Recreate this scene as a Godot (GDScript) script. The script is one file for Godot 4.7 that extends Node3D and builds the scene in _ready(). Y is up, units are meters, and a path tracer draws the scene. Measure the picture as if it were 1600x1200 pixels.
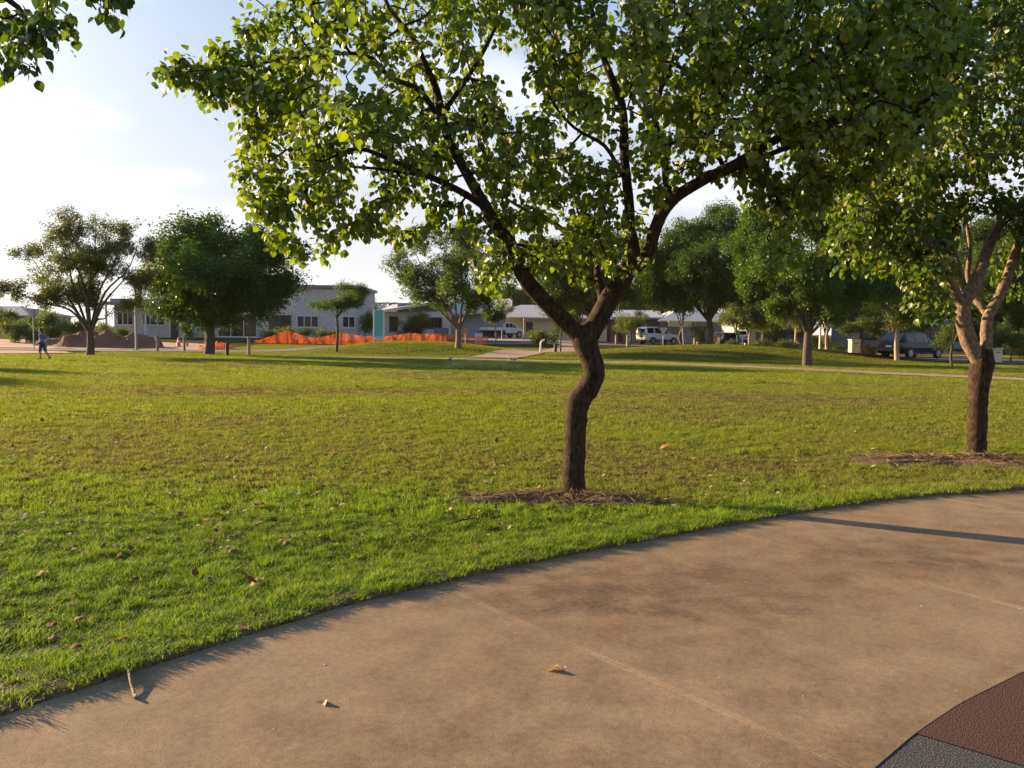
extends Node3D
# A park at low evening sun: lawn, shade trees, concrete path, houses beyond. Pixel figures are those of the 1600 x 1200 photograph.
const F := 1340.0
const EYE := Vector3(0, 1.6, 0)
const SUN_EL := 14.5
const SUN_DIR := Vector3(0.883, 0.0, 0.469)   # where shadows fall on the ground

var cam_basis := Basis(Vector3.RIGHT, deg_to_rad(-3.54)) * Basis(Vector3.BACK, deg_to_rad(0.7))
var rng := RandomNumberGenerator.new()
var M := {}
var taken := {}
var dry_noise := FastNoiseLite.new()
var dry_fine := FastNoiseLite.new()
var leaf_meshes := []
var clump_meshes := []
var edge_pts := PackedVector2Array()     # the lawn's edge against the concrete path (x, z)

func _ready() -> void:
	rng.seed = 7
	dry_noise.seed = 11; dry_noise.frequency = 0.09; dry_noise.fractal_octaves = 3
	dry_fine.seed = 12; dry_fine.frequency = 0.8; dry_fine.fractal_octaves = 2
	make_camera_and_light()
	make_materials()
	make_leaf_meshes()
	make_ground()
	make_path()
	make_roads()
	make_houses()
	make_main_tree()
	make_forked_tree()
	make_overhang_tree()
	make_far_trees()
	make_shrubs()
	make_street_things()
	make_cars()
	make_person()
	make_birds()
	make_tree_litter()
	make_fallen_leaves()
	make_grass()

# ---------------------------------------------------------------- camera, sky, sun
func make_camera_and_light() -> void:
	var cam := Camera3D.new()
	cam.name = "camera"
	cam.fov = rad_to_deg(2.0 * atan(600.0 / F))
	cam.near = 0.05
	cam.far = 6000.0
	cam.transform = Transform3D(cam_basis, EYE)
	add_child(cam)
	cam.current = true
	var sun := DirectionalLight3D.new()
	sun.name = "sun"
	var el := deg_to_rad(SUN_EL)
	var travel := Vector3(SUN_DIR.x * cos(el), -sin(el), SUN_DIR.z * cos(el))
	sun.transform = Transform3D(Basis.looking_at(travel, Vector3.UP), Vector3(0, 30, 0))
	sun.light_color = Color(1.0, 0.70, 0.37).linear_to_srgb()
	sun.light_energy = 1.6
	sun.light_angular_distance = 0.6
	sun.shadow_enabled = true
	add_child(sun)
	var env := Environment.new()
	env.background_mode = Environment.BG_SKY
	env.tonemap_mode = Environment.TONE_MAPPER_LINEAR
	env.tonemap_exposure = 3.2
	env.fog_enabled = true
	env.fog_density = 0.0001
	env.fog_light_color = Color(1.0, 0.95, 0.88)
	env.sdfgi_enabled = true
	env.ssao_enabled = true
	env.ssil_enabled = true
	var sky := Sky.new()
	var pano := PanoramaSkyMaterial.new()
	pano.panorama = sky_picture(-travel.normalized())
	sky.sky_material = pano
	env.sky = sky
	var we := WorldEnvironment.new()
	we.name = "world_environment"
	we.environment = env
	add_child(we)

func sky_picture(to_sun: Vector3) -> ImageTexture:
	# clear evening air: blue overhead, pale and warm low down, a wide bright aureole round the sun, thin cirrus
	var w := 768
	var h := 384
	var im := Image.create(w, h, false, Image.FORMAT_RGBF)
	var n := FastNoiseLite.new()
	n.seed = 5; n.frequency = 1.0; n.fractal_octaves = 5
	for j in h:
		var up := PI * (0.5 - (j + 0.5) / h)
		var y := sin(up)
		var c := cos(up)
		for i in w:
			var a := TAU * (i + 0.5) / w
			var d := Vector3(sin(a) * c, y, -cos(a) * c)
			var t := pow(1.0 - maxf(y, 0.0), 2.2)
			var col := Vector3(0.016, 0.088, 0.205).lerp(Vector3(0.335, 0.328, 0.315), t)
			var cs := maxf(d.dot(to_sun), 0.0)
			var glow := 0.04 * pow(cs, 3.0) + 0.70 * pow(cs, 12.0) + 1.6 * pow(cs, 90.0)
			col += Vector3(1.0, 0.96, 0.88) * glow
			if y > 0.0:
				var q := Vector3(d.x, 0.0, d.z) / (y + 0.22)
				var m := n.get_noise_3d(q.x * 0.9 + 3.0, q.z * 2.1, 0.0) + 0.25 * n.get_noise_3d(q.x * 4.0, q.z * 6.0, 9.0)
				var wisp := smoothstep(0.02, 0.45, m) * smoothstep(0.03, 0.25, y)
				col += Vector3(0.12, 0.105, 0.095) * wisp
			im.set_pixel(i, j, Color(col.x, col.y, col.z))
	return ImageTexture.create_from_image(im)

# ---------------------------------------------------------------- pixels to places
func ray(px: float, py: float) -> Vector3:
	return cam_basis * Vector3((px - 800.0) / F, -(py - 600.0) / F, -1.0)

func on_ground(px: float, py: float, y := 0.0) -> Vector3:
	var d := ray(px, py)
	return EYE + d * ((y - EYE.y) / d.y)

func at(px: float, py: float, depth: float) -> Vector3:   # depth is the distance along -z
	var d := ray(px, py)
	return EYE + d * (depth / -d.z)

func stand(px: float, depth: float) -> Vector3:           # a point of the ground in the column px at that depth
	var p := at(px, 540.0, depth)
	return Vector3(p.x, gy(p.x, p.z), p.z)

func mound(x: float, z: float, cx: float, cz: float, rx: float, rz: float, h: float) -> float:
	var q := sqrt(pow((x - cx) / rx, 2.0) + pow((z - cz) / rz, 2.0))
	return 0.0 if q >= 1.0 else h * (0.5 + 0.5 * cos(PI * q))

func gy(x: float, z: float) -> float:
	var d := -z
	if d < 35.0:
		return 0.0
	var h := lerpf(0.8, 0.35, smoothstep(2.0, 15.0, x)) * smoothstep(60.0, 95.0, d)
	h += mound(x, z, -6.6, -61.0, 10.5, 10.0, 0.78)
	h += mound(x, z, 14.5, -57.0, 16.0, 11.0, 0.85)
	return h

# ---------------------------------------------------------------- naming
func numbered(called: String) -> String:
	if not taken.has(called):
		taken[called] = 0
		return called
	taken[called] += 1
	return "%s_%03d" % [called, taken[called]]

func tag(o: Node3D, label := "", category := "", group := "", kind := "") -> Node3D:
	if label: o.set_meta("label", label)
	if category: o.set_meta("category", category)
	if group: o.set_meta("group", group)
	if kind: o.set_meta("kind", kind)
	return o

func thing(called: String, where: Vector3, turn: float, label: String, category: String, group := "") -> Node3D:
	var o := Node3D.new()
	o.name = numbered(called)
	add_child(o)
	o.position = where
	o.rotation.y = turn
	return tag(o, label, category, group)

func obj(called: String, mesh: Mesh, mat: Material, parent: Node3D = null) -> MeshInstance3D:
	var o := MeshInstance3D.new()
	o.mesh = mesh
	o.material_override = mat
	if parent == null:
		o.name = numbered(called)
		add_child(o)
	else:
		o.name = called
		parent.add_child(o, true)
	return o

func multi(called: String, mesh: Mesh, mat: Material, xf: Array, cols: PackedColorArray, parent: Node3D) -> MultiMeshInstance3D:
	var mm := MultiMesh.new()
	mm.transform_format = MultiMesh.TRANSFORM_3D
	mm.use_colors = cols.size() > 0
	mm.mesh = mesh
	mm.instance_count = xf.size()
	for i in xf.size():
		mm.set_instance_transform(i, xf[i])
	if cols.size() > 0:
		for i in xf.size():
			mm.set_instance_color(i, cols[i])
	var o := MultiMeshInstance3D.new()
	o.multimesh = mm
	o.material_override = mat
	if parent == null:
		o.name = numbered(called)
		add_child(o)
	else:
		o.name = called
		parent.add_child(o, true)
	return o

func copy_of(o: Node3D, called: String) -> Node3D:
	var c: Node3D = o.duplicate()
	c.name = numbered(called)
	add_child(c)
	return c

# ---------------------------------------------------------------- shapes
func new_st() -> SurfaceTool:
	var st := SurfaceTool.new()
	st.begin(Mesh.PRIMITIVE_TRIANGLES)
	return st

func face(st: SurfaceTool, p: Array, n := Vector3.ZERO) -> void:
	# a flat convex polygon; n only says which side is out
	var g: Vector3 = (p[1] - p[0]).cross(p[2] - p[0])
	if g.length_squared() < 1e-14 and p.size() > 3:
		g = (p[2] - p[0]).cross(p[3] - p[0])
	g = g.normalized()
	var out := g if n == Vector3.ZERO or g.dot(n) >= 0.0 else -g
	for k in range(1, p.size() - 1):
		var o := [p[0], p[k + 1], p[k]] if out == g else [p[0], p[k], p[k + 1]]
		for v in o:
			st.set_normal(out)
			st.add_vertex(v)

func add_box(st: SurfaceTool, c: Vector3, s: Vector3, b := Basis.IDENTITY, bevel := 0.0) -> void:
	var h := s * 0.5
	if bevel <= 0.0:
		for axis in 3:
			for sg in [-1.0, 1.0]:
				var n := Vector3.ZERO; n[axis] = sg
				var u := Vector3.ZERO; u[(axis + 1) % 3] = 1.0
				var v := Vector3.ZERO; v[(axis + 2) % 3] = 1.0
				var q := []
				for e in [[-1, -1], [1, -1], [1, 1], [-1, 1]]:
					q.append(c + b * ((n + u * e[0] + v * e[1]) * h))
				face(st, q, b * n)
		return
	var k := h - Vector3.ONE * bevel
	for axis in 3:
		var a1 := (axis + 1) % 3
		var a2 := (axis + 2) % 3
		for sg in [-1.0, 1.0]:
			var q := []
			for e in [[-1, -1], [1, -1], [1, 1], [-1, 1]]:
				var p := Vector3.ZERO
				p[axis] = sg * h[axis]; p[a1] = e[0] * k[a1]; p[a2] = e[1] * k[a2]
				q.append(c + b * p)
			var n := Vector3.ZERO; n[axis] = sg
			face(st, q, b * n)
			# the chamfers towards a1
			for s1 in [-1.0, 1.0]:
				var r := []
				for e in [-1.0, 1.0]:
					var p := Vector3.ZERO
					p[axis] = sg * h[axis]; p[a1] = s1 * k[a1]; p[a2] = e * k[a2]
					r.append(c + b * p)
				for e in [1.0, -1.0]:
					var p := Vector3.ZERO
					p[axis] = sg * k[axis]; p[a1] = s1 * h[a1]; p[a2] = e * k[a2]
					r.append(c + b * p)
				var m := Vector3.ZERO; m[axis] = sg; m[a1] = s1
				face(st, r, b * m)
	for sx in [-1.0, 1.0]:
		for sy in [-1.0, 1.0]:
			for sz in [-1.0, 1.0]:
				face(st, [c + b * Vector3(sx * h.x, sy * k.y, sz * k.z), c + b * Vector3(sx * k.x, sy * h.y, sz * k.z), c + b * Vector3(sx * k.x, sy * k.y, sz * h.z)], b * Vector3(sx, sy, sz))

func box_mesh(c: Vector3, s: Vector3, bevel := 0.0) -> ArrayMesh:
	var st := new_st()
	add_box(st, c, s, Basis.IDENTITY, bevel)
	return st.commit()

func frame_of(d: Vector3) -> Basis:
	var y := d.normalized()
	var x := y.cross(Vector3(0.3, 0.1, 0.95)).normalized()
	if absf(y.dot(Vector3(0.3, 0.1, 0.95))) > 0.98:
		x = y.cross(Vector3.RIGHT).normalized()
	return Basis(x, y, x.cross(y))

func add_tube(st: SurfaceTool, pts: Array, rad: Array, sides := 8, cap := true, rough := 0.0) -> void:
	# a swept round bar; rough wobbles its radius as bark does
	var rings := []
	var norms := []
	var f := frame_of(pts[1] - pts[0])
	for i in pts.size():
		var d: Vector3
		if i == 0: d = pts[1] - pts[0]
		elif i == pts.size() - 1: d = pts[i] - pts[i - 1]
		else: d = (pts[i + 1] - pts[i]).normalized() + (pts[i] - pts[i - 1]).normalized()
		var y := d.normalized()
		var x := (f.x - y * f.x.dot(y)).normalized()
		f = Basis(x, y, x.cross(y))
		var ring := []
		var nr := []
		for k in sides:
			var a := TAU * k / sides
			var o := x * cos(a) + f.z * sin(a)
			var r: float = rad[i]
			if rough > 0.0:
				r *= 1.0 + rough * dry_fine.get_noise_3dv((pts[i] + o * r) * 9.0) * 1.6
			ring.append(pts[i] + o * r)
			nr.append(o)
		rings.append(ring)
		norms.append(nr)
	for i in pts.size() - 1:
		for k in sides:
			var k2 := (k + 1) % sides
			var quad := [[i, k], [i, k2], [i + 1, k2], [i + 1, k]]
			# order that runs clockwise seen from outside
			var a: Vector3 = rings[i][k]
			var g: Vector3 = (rings[i][k2] - a).cross(rings[i + 1][k] - a)
			var order := [0, 2, 1, 0, 3, 2] if g.dot(norms[i][k]) > 0.0 else [0, 1, 2, 0, 2, 3]
			for o in order:
				st.set_normal(norms[quad[o][0]][quad[o][1]])
				st.add_vertex(rings[quad[o][0]][quad[o][1]])
	if cap:
		face(st, rings[0], pts[0] - pts[1])
		face(st, rings[-1], pts[-1] - pts[-2])

func tube_mesh(pts: Array, rad: Array, sides := 8, rough := 0.0) -> ArrayMesh:
	var st := new_st()
	add_tube(st, pts, rad, sides, true, rough)
	return st.commit()

func post_mesh(h: float, r: float, sides := 10, y0 := 0.0) -> ArrayMesh:
	return tube_mesh([Vector3(0, y0, 0), Vector3(0, h, 0)], [r, r], sides)

func add_lathe(st: SurfaceTool, prof: Array, sides: int, t := Transform3D.IDENTITY) -> void:
	# prof: Vector2(radius, height) from bottom to top
	for i in prof.size() - 1:
		for k in sides:
			var a := TAU * k / sides
			var b := TAU * (k + 1) / sides
			var q := []
			for e in [[a, i], [b, i], [b, i + 1], [a, i + 1]]:
				var p: Vector2 = prof[e[1]]
				q.append(t * Vector3(cos(e[0]) * p.x, p.y, sin(e[0]) * p.x))
			var p0: Vector2 = prof[i]
			var p1: Vector2 = prof[i + 1]
			var sl := Vector2(p1.y - p0.y, p0.x - p1.x)
			var m := (a + b) * 0.5
			var n := t.basis * Vector3(cos(m) * sl.x, sl.y, sin(m) * sl.x)
			if p0.x < 1e-5: face(st, [q[0], q[2], q[3]], n)
			elif p1.x < 1e-5: face(st, [q[0], q[1], q[2]], n)
			else: face(st, q, n)

func smooth_path(p: Array, steps: int) -> Array:
	# Catmull-Rom through the points
	var out := []
	for i in p.size() - 1:
		var a = p[maxi(i - 1, 0)]; var b = p[i]; var c = p[i + 1]; var d = p[mini(i + 2, p.size() - 1)]
		for s in steps:
			var t := float(s) / steps
			out.append(0.5 * ((2.0 * b) + (c - a) * t + (2.0 * a - 5.0 * b + 4.0 * c - d) * t * t + (3.0 * b - a - 3.0 * c + d) * t * t * t))
	out.append(p[-1])
	return out

func body_mesh(bones: Array, k: float, cell: float) -> ArrayMesh:
	# one continuous skin round tapered bones [a, b, radius a, radius b, colour], meshed as surface nets
	var lo := Vector3.ONE * 1e9
	var hi := -lo
	for b in bones:
		var r := maxf(b[2], b[3]) + 3.0 * cell
		for p in [b[0], b[1]]:
			lo = lo.min(p - Vector3.ONE * r)
			hi = hi.max(p + Vector3.ONE * r)
	var nx := int((hi.x - lo.x) / cell) + 2
	var ny := int((hi.y - lo.y) / cell) + 2
	var nz := int((hi.z - lo.z) / cell) + 2
	var fld := PackedFloat32Array(); fld.resize(nx * ny * nz); fld.fill(0.0)
	var best := PackedFloat32Array(); best.resize(nx * ny * nz); best.fill(1e9)
	var which := PackedInt32Array(); which.resize(nx * ny * nz)
	for bi in bones.size():
		var b: Array = bones[bi]
		var a: Vector3 = b[0]; var e: Vector3 = b[1]; var ra: float = b[2]; var rb: float = b[3]
		var m := maxf(ra, rb) + k * 4.0 + cell
		var l0 := ((a.min(e) - Vector3.ONE * m - lo) / cell).floor().max(Vector3.ZERO)
		var l1 := ((a.max(e) + Vector3.ONE * m - lo) / cell).ceil().min(Vector3(nx - 1, ny - 1, nz - 1))
		var ab := e - a
		var ll := maxf(ab.length_squared(), 1e-9)
		for x in range(int(l0.x), int(l1.x) + 1):
			for y in range(int(l0.y), int(l1.y) + 1):
				for z in range(int(l0.z), int(l1.z) + 1):
					var p := lo + Vector3(x, y, z) * cell
					var t := clampf((p - a).dot(ab) / ll, 0.0, 1.0)
					var d := p.distance_to(a + ab * t) - lerpf(ra, rb, t)
					var at_ := (x * ny + y) * nz + z
					fld[at_] += exp(-d / k)
					if d < best[at_]:
						best[at_] = d
						which[at_] = bi
	var vert := {}
	var st := new_st()
	var pos := PackedVector3Array()
	var col := PackedColorArray()
	for x in nx - 1:
		for y in ny - 1:
			for z in nz - 1:
				var s := Vector3.ZERO
				var c := 0
				var base := (x * ny + y) * nz + z
				var f := [fld[base], fld[base + 1], fld[base + nz], fld[base + nz + 1], fld[base + ny * nz], fld[base + ny * nz + 1], fld[base + ny * nz + nz], fld[base + ny * nz + nz + 1]]
				var ins := 0
				for q in 8:
					if f[q] > 1.0: ins += 1
				if ins == 0 or ins == 8:
					continue
				for eg in [[0, 1], [2, 3], [4, 5], [6, 7], [0, 2], [1, 3], [4, 6], [5, 7], [0, 4], [1, 5], [2, 6], [3, 7]]:
					var fa: float = f[eg[0]]
					var fb: float = f[eg[1]]
					if (fa > 1.0) != (fb > 1.0):
						var da := -log(maxf(fa, 1e-20)); var db := -log(maxf(fb, 1e-20))
						var t := da / (da - db)
						var pa := Vector3(eg[0] >> 2, (eg[0] >> 1) & 1, eg[0] & 1)
						var pb := Vector3(eg[1] >> 2, (eg[1] >> 1) & 1, eg[1] & 1)
						s += pa.lerp(pb, t)
						c += 1
				vert[Vector3i(x, y, z)] = pos.size()
				pos.append(lo + (Vector3(x, y, z) + s / c) * cell)
				col.append(bones[which[base]][4])
	var idx := PackedInt32Array()
	for v in vert.keys():
		for ax in 3:
			var e0: Vector3i = v
			var step := Vector3i.ZERO; step[ax] = 1
			var b0 := (e0.x * ny + e0.y) * nz + e0.z
			var e1 := e0 + step
			var b1 := (e1.x * ny + e1.y) * nz + e1.z
			var i0 := fld[b0] > 1.0
			var i1 := fld[b1] > 1.0
			if i0 == i1: continue
			var u := Vector3i.ZERO; u[(ax + 1) % 3] = 1
			var w := Vector3i.ZERO; w[(ax + 2) % 3] = 1
			var ids := []
			for q in [e0, e0 - u, e0 - u - w, e0 - w]:
				if not vert.has(q): break
				ids.append(vert[q])
			if ids.size() < 4: continue
			var out := Vector3(step) * (1.0 if i0 else -1.0)
			var pa := pos[ids[0]]
			var g := (pos[ids[1]] - pa).cross(pos[ids[2]] - pa) + (pos[ids[2]] - pa).cross(pos[ids[3]] - pa)
			idx.append_array(PackedInt32Array([ids[0], ids[2], ids[1], ids[0], ids[3], ids[2]] if g.dot(out) > 0.0 else [ids[0], ids[1], ids[2], ids[0], ids[2], ids[3]]))
	var nrm := PackedVector3Array(); nrm.resize(pos.size())
	for i in range(0, idx.size(), 3):
		var n := (pos[idx[i + 2]] - pos[idx[i]]).cross(pos[idx[i + 1]] - pos[idx[i]])
		for q in 3: nrm[idx[i + q]] += n
	for i in nrm.size(): nrm[i] = nrm[i].normalized()
	var arr := []
	arr.resize(Mesh.ARRAY_MAX)
	arr[Mesh.ARRAY_VERTEX] = pos; arr[Mesh.ARRAY_NORMAL] = nrm; arr[Mesh.ARRAY_COLOR] = col; arr[Mesh.ARRAY_INDEX] = idx
	var me := ArrayMesh.new()
	me.add_surface_from_arrays(Mesh.PRIMITIVE_TRIANGLES, arr)
	return me

# ---------------------------------------------------------------- materials
func lin(r: float, g: float, b: float) -> Color:
	return Color(r, g, b).linear_to_srgb()

func noise_tex(seed_: int, freq: float, oct: int, ramp: Array, size := 512, kind := FastNoiseLite.TYPE_SIMPLEX_SMOOTH) -> NoiseTexture2D:
	var n := FastNoiseLite.new()
	n.noise_type = kind
	n.seed = seed_; n.frequency = freq; n.fractal_octaves = oct
	var t := NoiseTexture2D.new()
	t.width = size; t.height = size; t.seamless = true; t.seamless_blend_skirt = 0.15
	t.noise = n
	if ramp.size() > 0:
		var g := Gradient.new()
		g.offsets = PackedFloat32Array(ramp.map(func(r): return r[0]))
		g.colors = PackedColorArray(ramp.map(func(r): return r[1]))
		t.color_ramp = g
	return t

func plain(key: String, c: Color, rough := 0.8, metal := 0.0) -> StandardMaterial3D:
	var m := StandardMaterial3D.new()
	m.resource_name = key
	m.albedo_color = c
	m.roughness = rough
	m.metallic = metal
	M[key] = m
	return m

func mottled(key: String, a: Color, b: Color, rough: float, scale: Vector3, freq := 0.02, oct := 4, bump := 0.0, sd := 1) -> StandardMaterial3D:
	var m := plain(key, Color.WHITE, rough)
	m.albedo_texture = noise_tex(sd, freq, oct, [[0.25, a], [0.75, b]])
	m.uv1_triplanar = true
	m.uv1_world_triplanar = true
	m.uv1_scale = scale
	if bump > 0.0:
		m.heightmap_enabled = true
		m.heightmap_texture = noise_tex(sd + 50, freq * 2.0, 4, [])
		m.heightmap_scale = bump
	return m

func leafy(key: String, bl: Color, rough := 0.55) -> StandardMaterial3D:
	var m := plain(key, Color.WHITE, rough)
	m.vertex_color_use_as_albedo = true
	m.backlight_enabled = true
	m.backlight = bl
	m.cull_mode = BaseMaterial3D.CULL_DISABLED
	m.metallic_specular = 0.5
	return m

func make_materials() -> void:
	leafy("leaf", lin(0.88, 1.0, 0.14), 0.4)
	var gm := leafy("grass", lin(0.92, 1.0, 0.18), 0.6)
	gm.metallic_specular = 0.38
	var dl := leafy("dry_leaf", lin(0.5, 0.38, 0.22), 0.75)
	dl.metallic_specular = 0.3
	var bark := mottled("bark", lin(0.032, 0.021, 0.014), lin(0.088, 0.060, 0.040), 0.9, Vector3(3.0, 0.55, 3.0), 0.03, 5, 1.0, 21)
	bark.metallic_specular = 0.25
	bark.detail_enabled = true
	bark.detail_blend_mode = BaseMaterial3D.BLEND_MODE_MUL
	bark.detail_uv_layer = BaseMaterial3D.DETAIL_UV_2
	bark.detail_albedo = noise_tex(25, 0.015, 4, [[0.3, lin(0.5, 0.48, 0.46)], [0.55, lin(0.95, 0.95, 0.95)], [0.75, lin(1.0, 1.0, 1.0)]])
	bark.uv2_triplanar = true
	bark.uv2_world_triplanar = true
	bark.uv2_scale = Vector3(1.4, 0.9, 1.4)
	mottled("pale_bark", lin(0.09, 0.06, 0.038), lin(0.245, 0.17, 0.115), 0.85, Vector3(1.6, 1.0, 1.6), 0.02, 5, 0.8, 22)
	mottled("mid_bark", lin(0.055, 0.037, 0.024), lin(0.16, 0.112, 0.075), 0.88, Vector3(2.4, 0.7, 2.4), 0.025, 5, 1.0, 26)
	mottled("far_bark", lin(0.05, 0.037, 0.027), lin(0.13, 0.098, 0.07), 0.9, Vector3(1.0, 0.5, 1.0), 0.03, 3, 0.0, 23)
	mottled("orange_bark", lin(0.30, 0.19, 0.12), lin(0.48, 0.33, 0.22), 0.85, Vector3(1.0, 0.5, 1.0), 0.03, 3, 0.0, 24)
	# ground: the vertex colours say what grows, the texture gives its grain
	var gr := mottled("ground", lin(0.55, 0.5, 0.42), lin(1.0, 1.0, 1.0), 0.95, Vector3.ONE * 0.8, 0.05, 5, 3.0, 31)
	gr.vertex_color_use_as_albedo = true
	gr.metallic_specular = 0.1
	mottled("soil", lin(0.06, 0.034, 0.019), lin(0.22, 0.13, 0.074), 0.95, Vector3.ONE * 1.5, 0.04, 5, 3.0, 32)
	mottled("dirt", lin(0.24, 0.125, 0.075), lin(0.36, 0.21, 0.135), 0.95, Vector3.ONE * 0.2, 0.02, 5, 2.0, 33)
	mottled("red_soil", lin(0.13, 0.058, 0.034), lin(0.25, 0.12, 0.07), 0.95, Vector3.ONE * 0.6, 0.03, 5, 4.0, 34)
	mottled("asphalt", lin(0.045, 0.043, 0.045), lin(0.085, 0.08, 0.08), 0.9, Vector3.ONE * 0.5, 0.06, 4, 0.5, 35)
	mottled("tan_path", lin(0.22, 0.135, 0.085), lin(0.32, 0.205, 0.135), 0.9, Vector3.ONE * 0.25, 0.02, 4, 0.5, 36)
	mottled("pink_paving", lin(0.23, 0.16, 0.13), lin(0.31, 0.22, 0.18), 0.9, Vector3.ONE * 0.25, 0.02, 4, 0.5, 37)
	# playground rubber crumb
	mottled("red_rubber", lin(0.024, 0.008, 0.005), lin(0.080, 0.025, 0.015), 0.95, Vector3.ONE * 1.1, 0.12, 2, 0.6, 38)
	mottled("grey_rubber", lin(0.014, 0.0145, 0.015), lin(0.075, 0.074, 0.074), 0.95, Vector3.ONE * 1.1, 0.12, 2, 0.6, 39)
	concrete_material()
	# buildings
	mottled("white_render", lin(0.40, 0.39, 0.385), lin(0.48, 0.47, 0.46), 0.9, Vector3.ONE * 0.3, 0.02, 4, 0.0, 41)
	mottled("grey_render", lin(0.25, 0.27, 0.32), lin(0.31, 0.33, 0.38), 0.9, Vector3.ONE * 0.3, 0.02, 4, 0.0, 42)
	mottled("cream_render", lin(0.58, 0.47, 0.26), lin(0.68, 0.56, 0.34), 0.9, Vector3.ONE * 0.3, 0.02, 4, 0.0, 43)
	mottled("maroon_paint", lin(0.17, 0.035, 0.03), lin(0.22, 0.05, 0.04), 0.7, Vector3.ONE * 0.3, 0.02, 3, 0.0, 44)
	plain("roof_metal", lin(0.42, 0.41, 0.41), 0.55)
	plain("roof_dark", lin(0.16, 0.165, 0.18), 0.6)
	plain("roof_tan", lin(0.40, 0.37, 0.35), 0.6)
	plain("window_frame", lin(0.55, 0.55, 0.55), 0.5)
	plain("dark_frame", lin(0.05, 0.05, 0.055), 0.5)
	plain("dark_glass", lin(0.012, 0.013, 0.016), 0.12)
	plain("door", lin(0.02, 0.02, 0.022), 0.5)
	plain("galvanised", lin(0.35, 0.35, 0.36), 0.5, 0.4)
	plain("white_paint", lin(0.72, 0.70, 0.67), 0.6)
	plain("cream_paint", lin(0.66, 0.62, 0.52), 0.6)
	plain("teal_panel", lin(0.13, 0.42, 0.37), 0.5)
	plain("orange", lin(0.75, 0.26, 0.03), 0.6)
	plain("cone_orange", lin(0.75, 0.13, 0.03), 0.55)
	plain("red_paint", lin(0.42, 0.03, 0.03), 0.5)
	plain("black", lin(0.015, 0.015, 0.016), 0.6)
	plain("dark_post", lin(0.03, 0.028, 0.027), 0.7)
	plain("box_green", lin(0.10, 0.125, 0.12), 0.6)
	mottled("timber", lin(0.22, 0.165, 0.115), lin(0.36, 0.28, 0.2), 0.85, Vector3(2.0, 0.6, 2.0), 0.04, 4, 0.5, 45)
	var net := plain("orange_net", Color(1, 1, 1, 1), 0.9)
	net.albedo_color = Color(lin(0.70, 0.11, 0.02), 0.6)
	net.transparency = BaseMaterial3D.TRANSPARENCY_ALPHA
	net.backlight_enabled = true
	net.backlight = lin(0.5, 0.10, 0.015)
	net.cull_mode = BaseMaterial3D.CULL_DISABLED
	# cars
	for d in [["car_white", lin(0.70, 0.70, 0.69), 0.0], ["car_blue", lin(0.010, 0.014, 0.030), 0.0]]:
		var m := plain(d[0], d[1], 0.4, d[2])
		m.clearcoat_enabled = true; m.clearcoat = 0.35; m.clearcoat_roughness = 0.08; m.metallic_specular = 0.3
	plain("tyre", lin(0.02, 0.02, 0.02), 0.85)
	plain("rim", lin(0.45, 0.45, 0.46), 0.35, 0.8)
	plain("car_trim", lin(0.03, 0.03, 0.032), 0.6)
	plain("tail_lens", lin(0.30, 0.015, 0.012), 0.2)
	plain("head_lens", lin(0.6, 0.6, 0.62), 0.15)
	plain("plate", lin(0.65, 0.63, 0.55), 0.5)
	plain("wheel_cover", lin(0.30, 0.19, 0.12), 0.6)
	var skin := plain("figure", Color.WHITE, 0.75)
	skin.vertex_color_use_as_albedo = true
	plain("palm", lin(0.07, 0.11, 0.03), 0.5)
	plain("hair", lin(0.03, 0.02, 0.014), 0.7)

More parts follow.
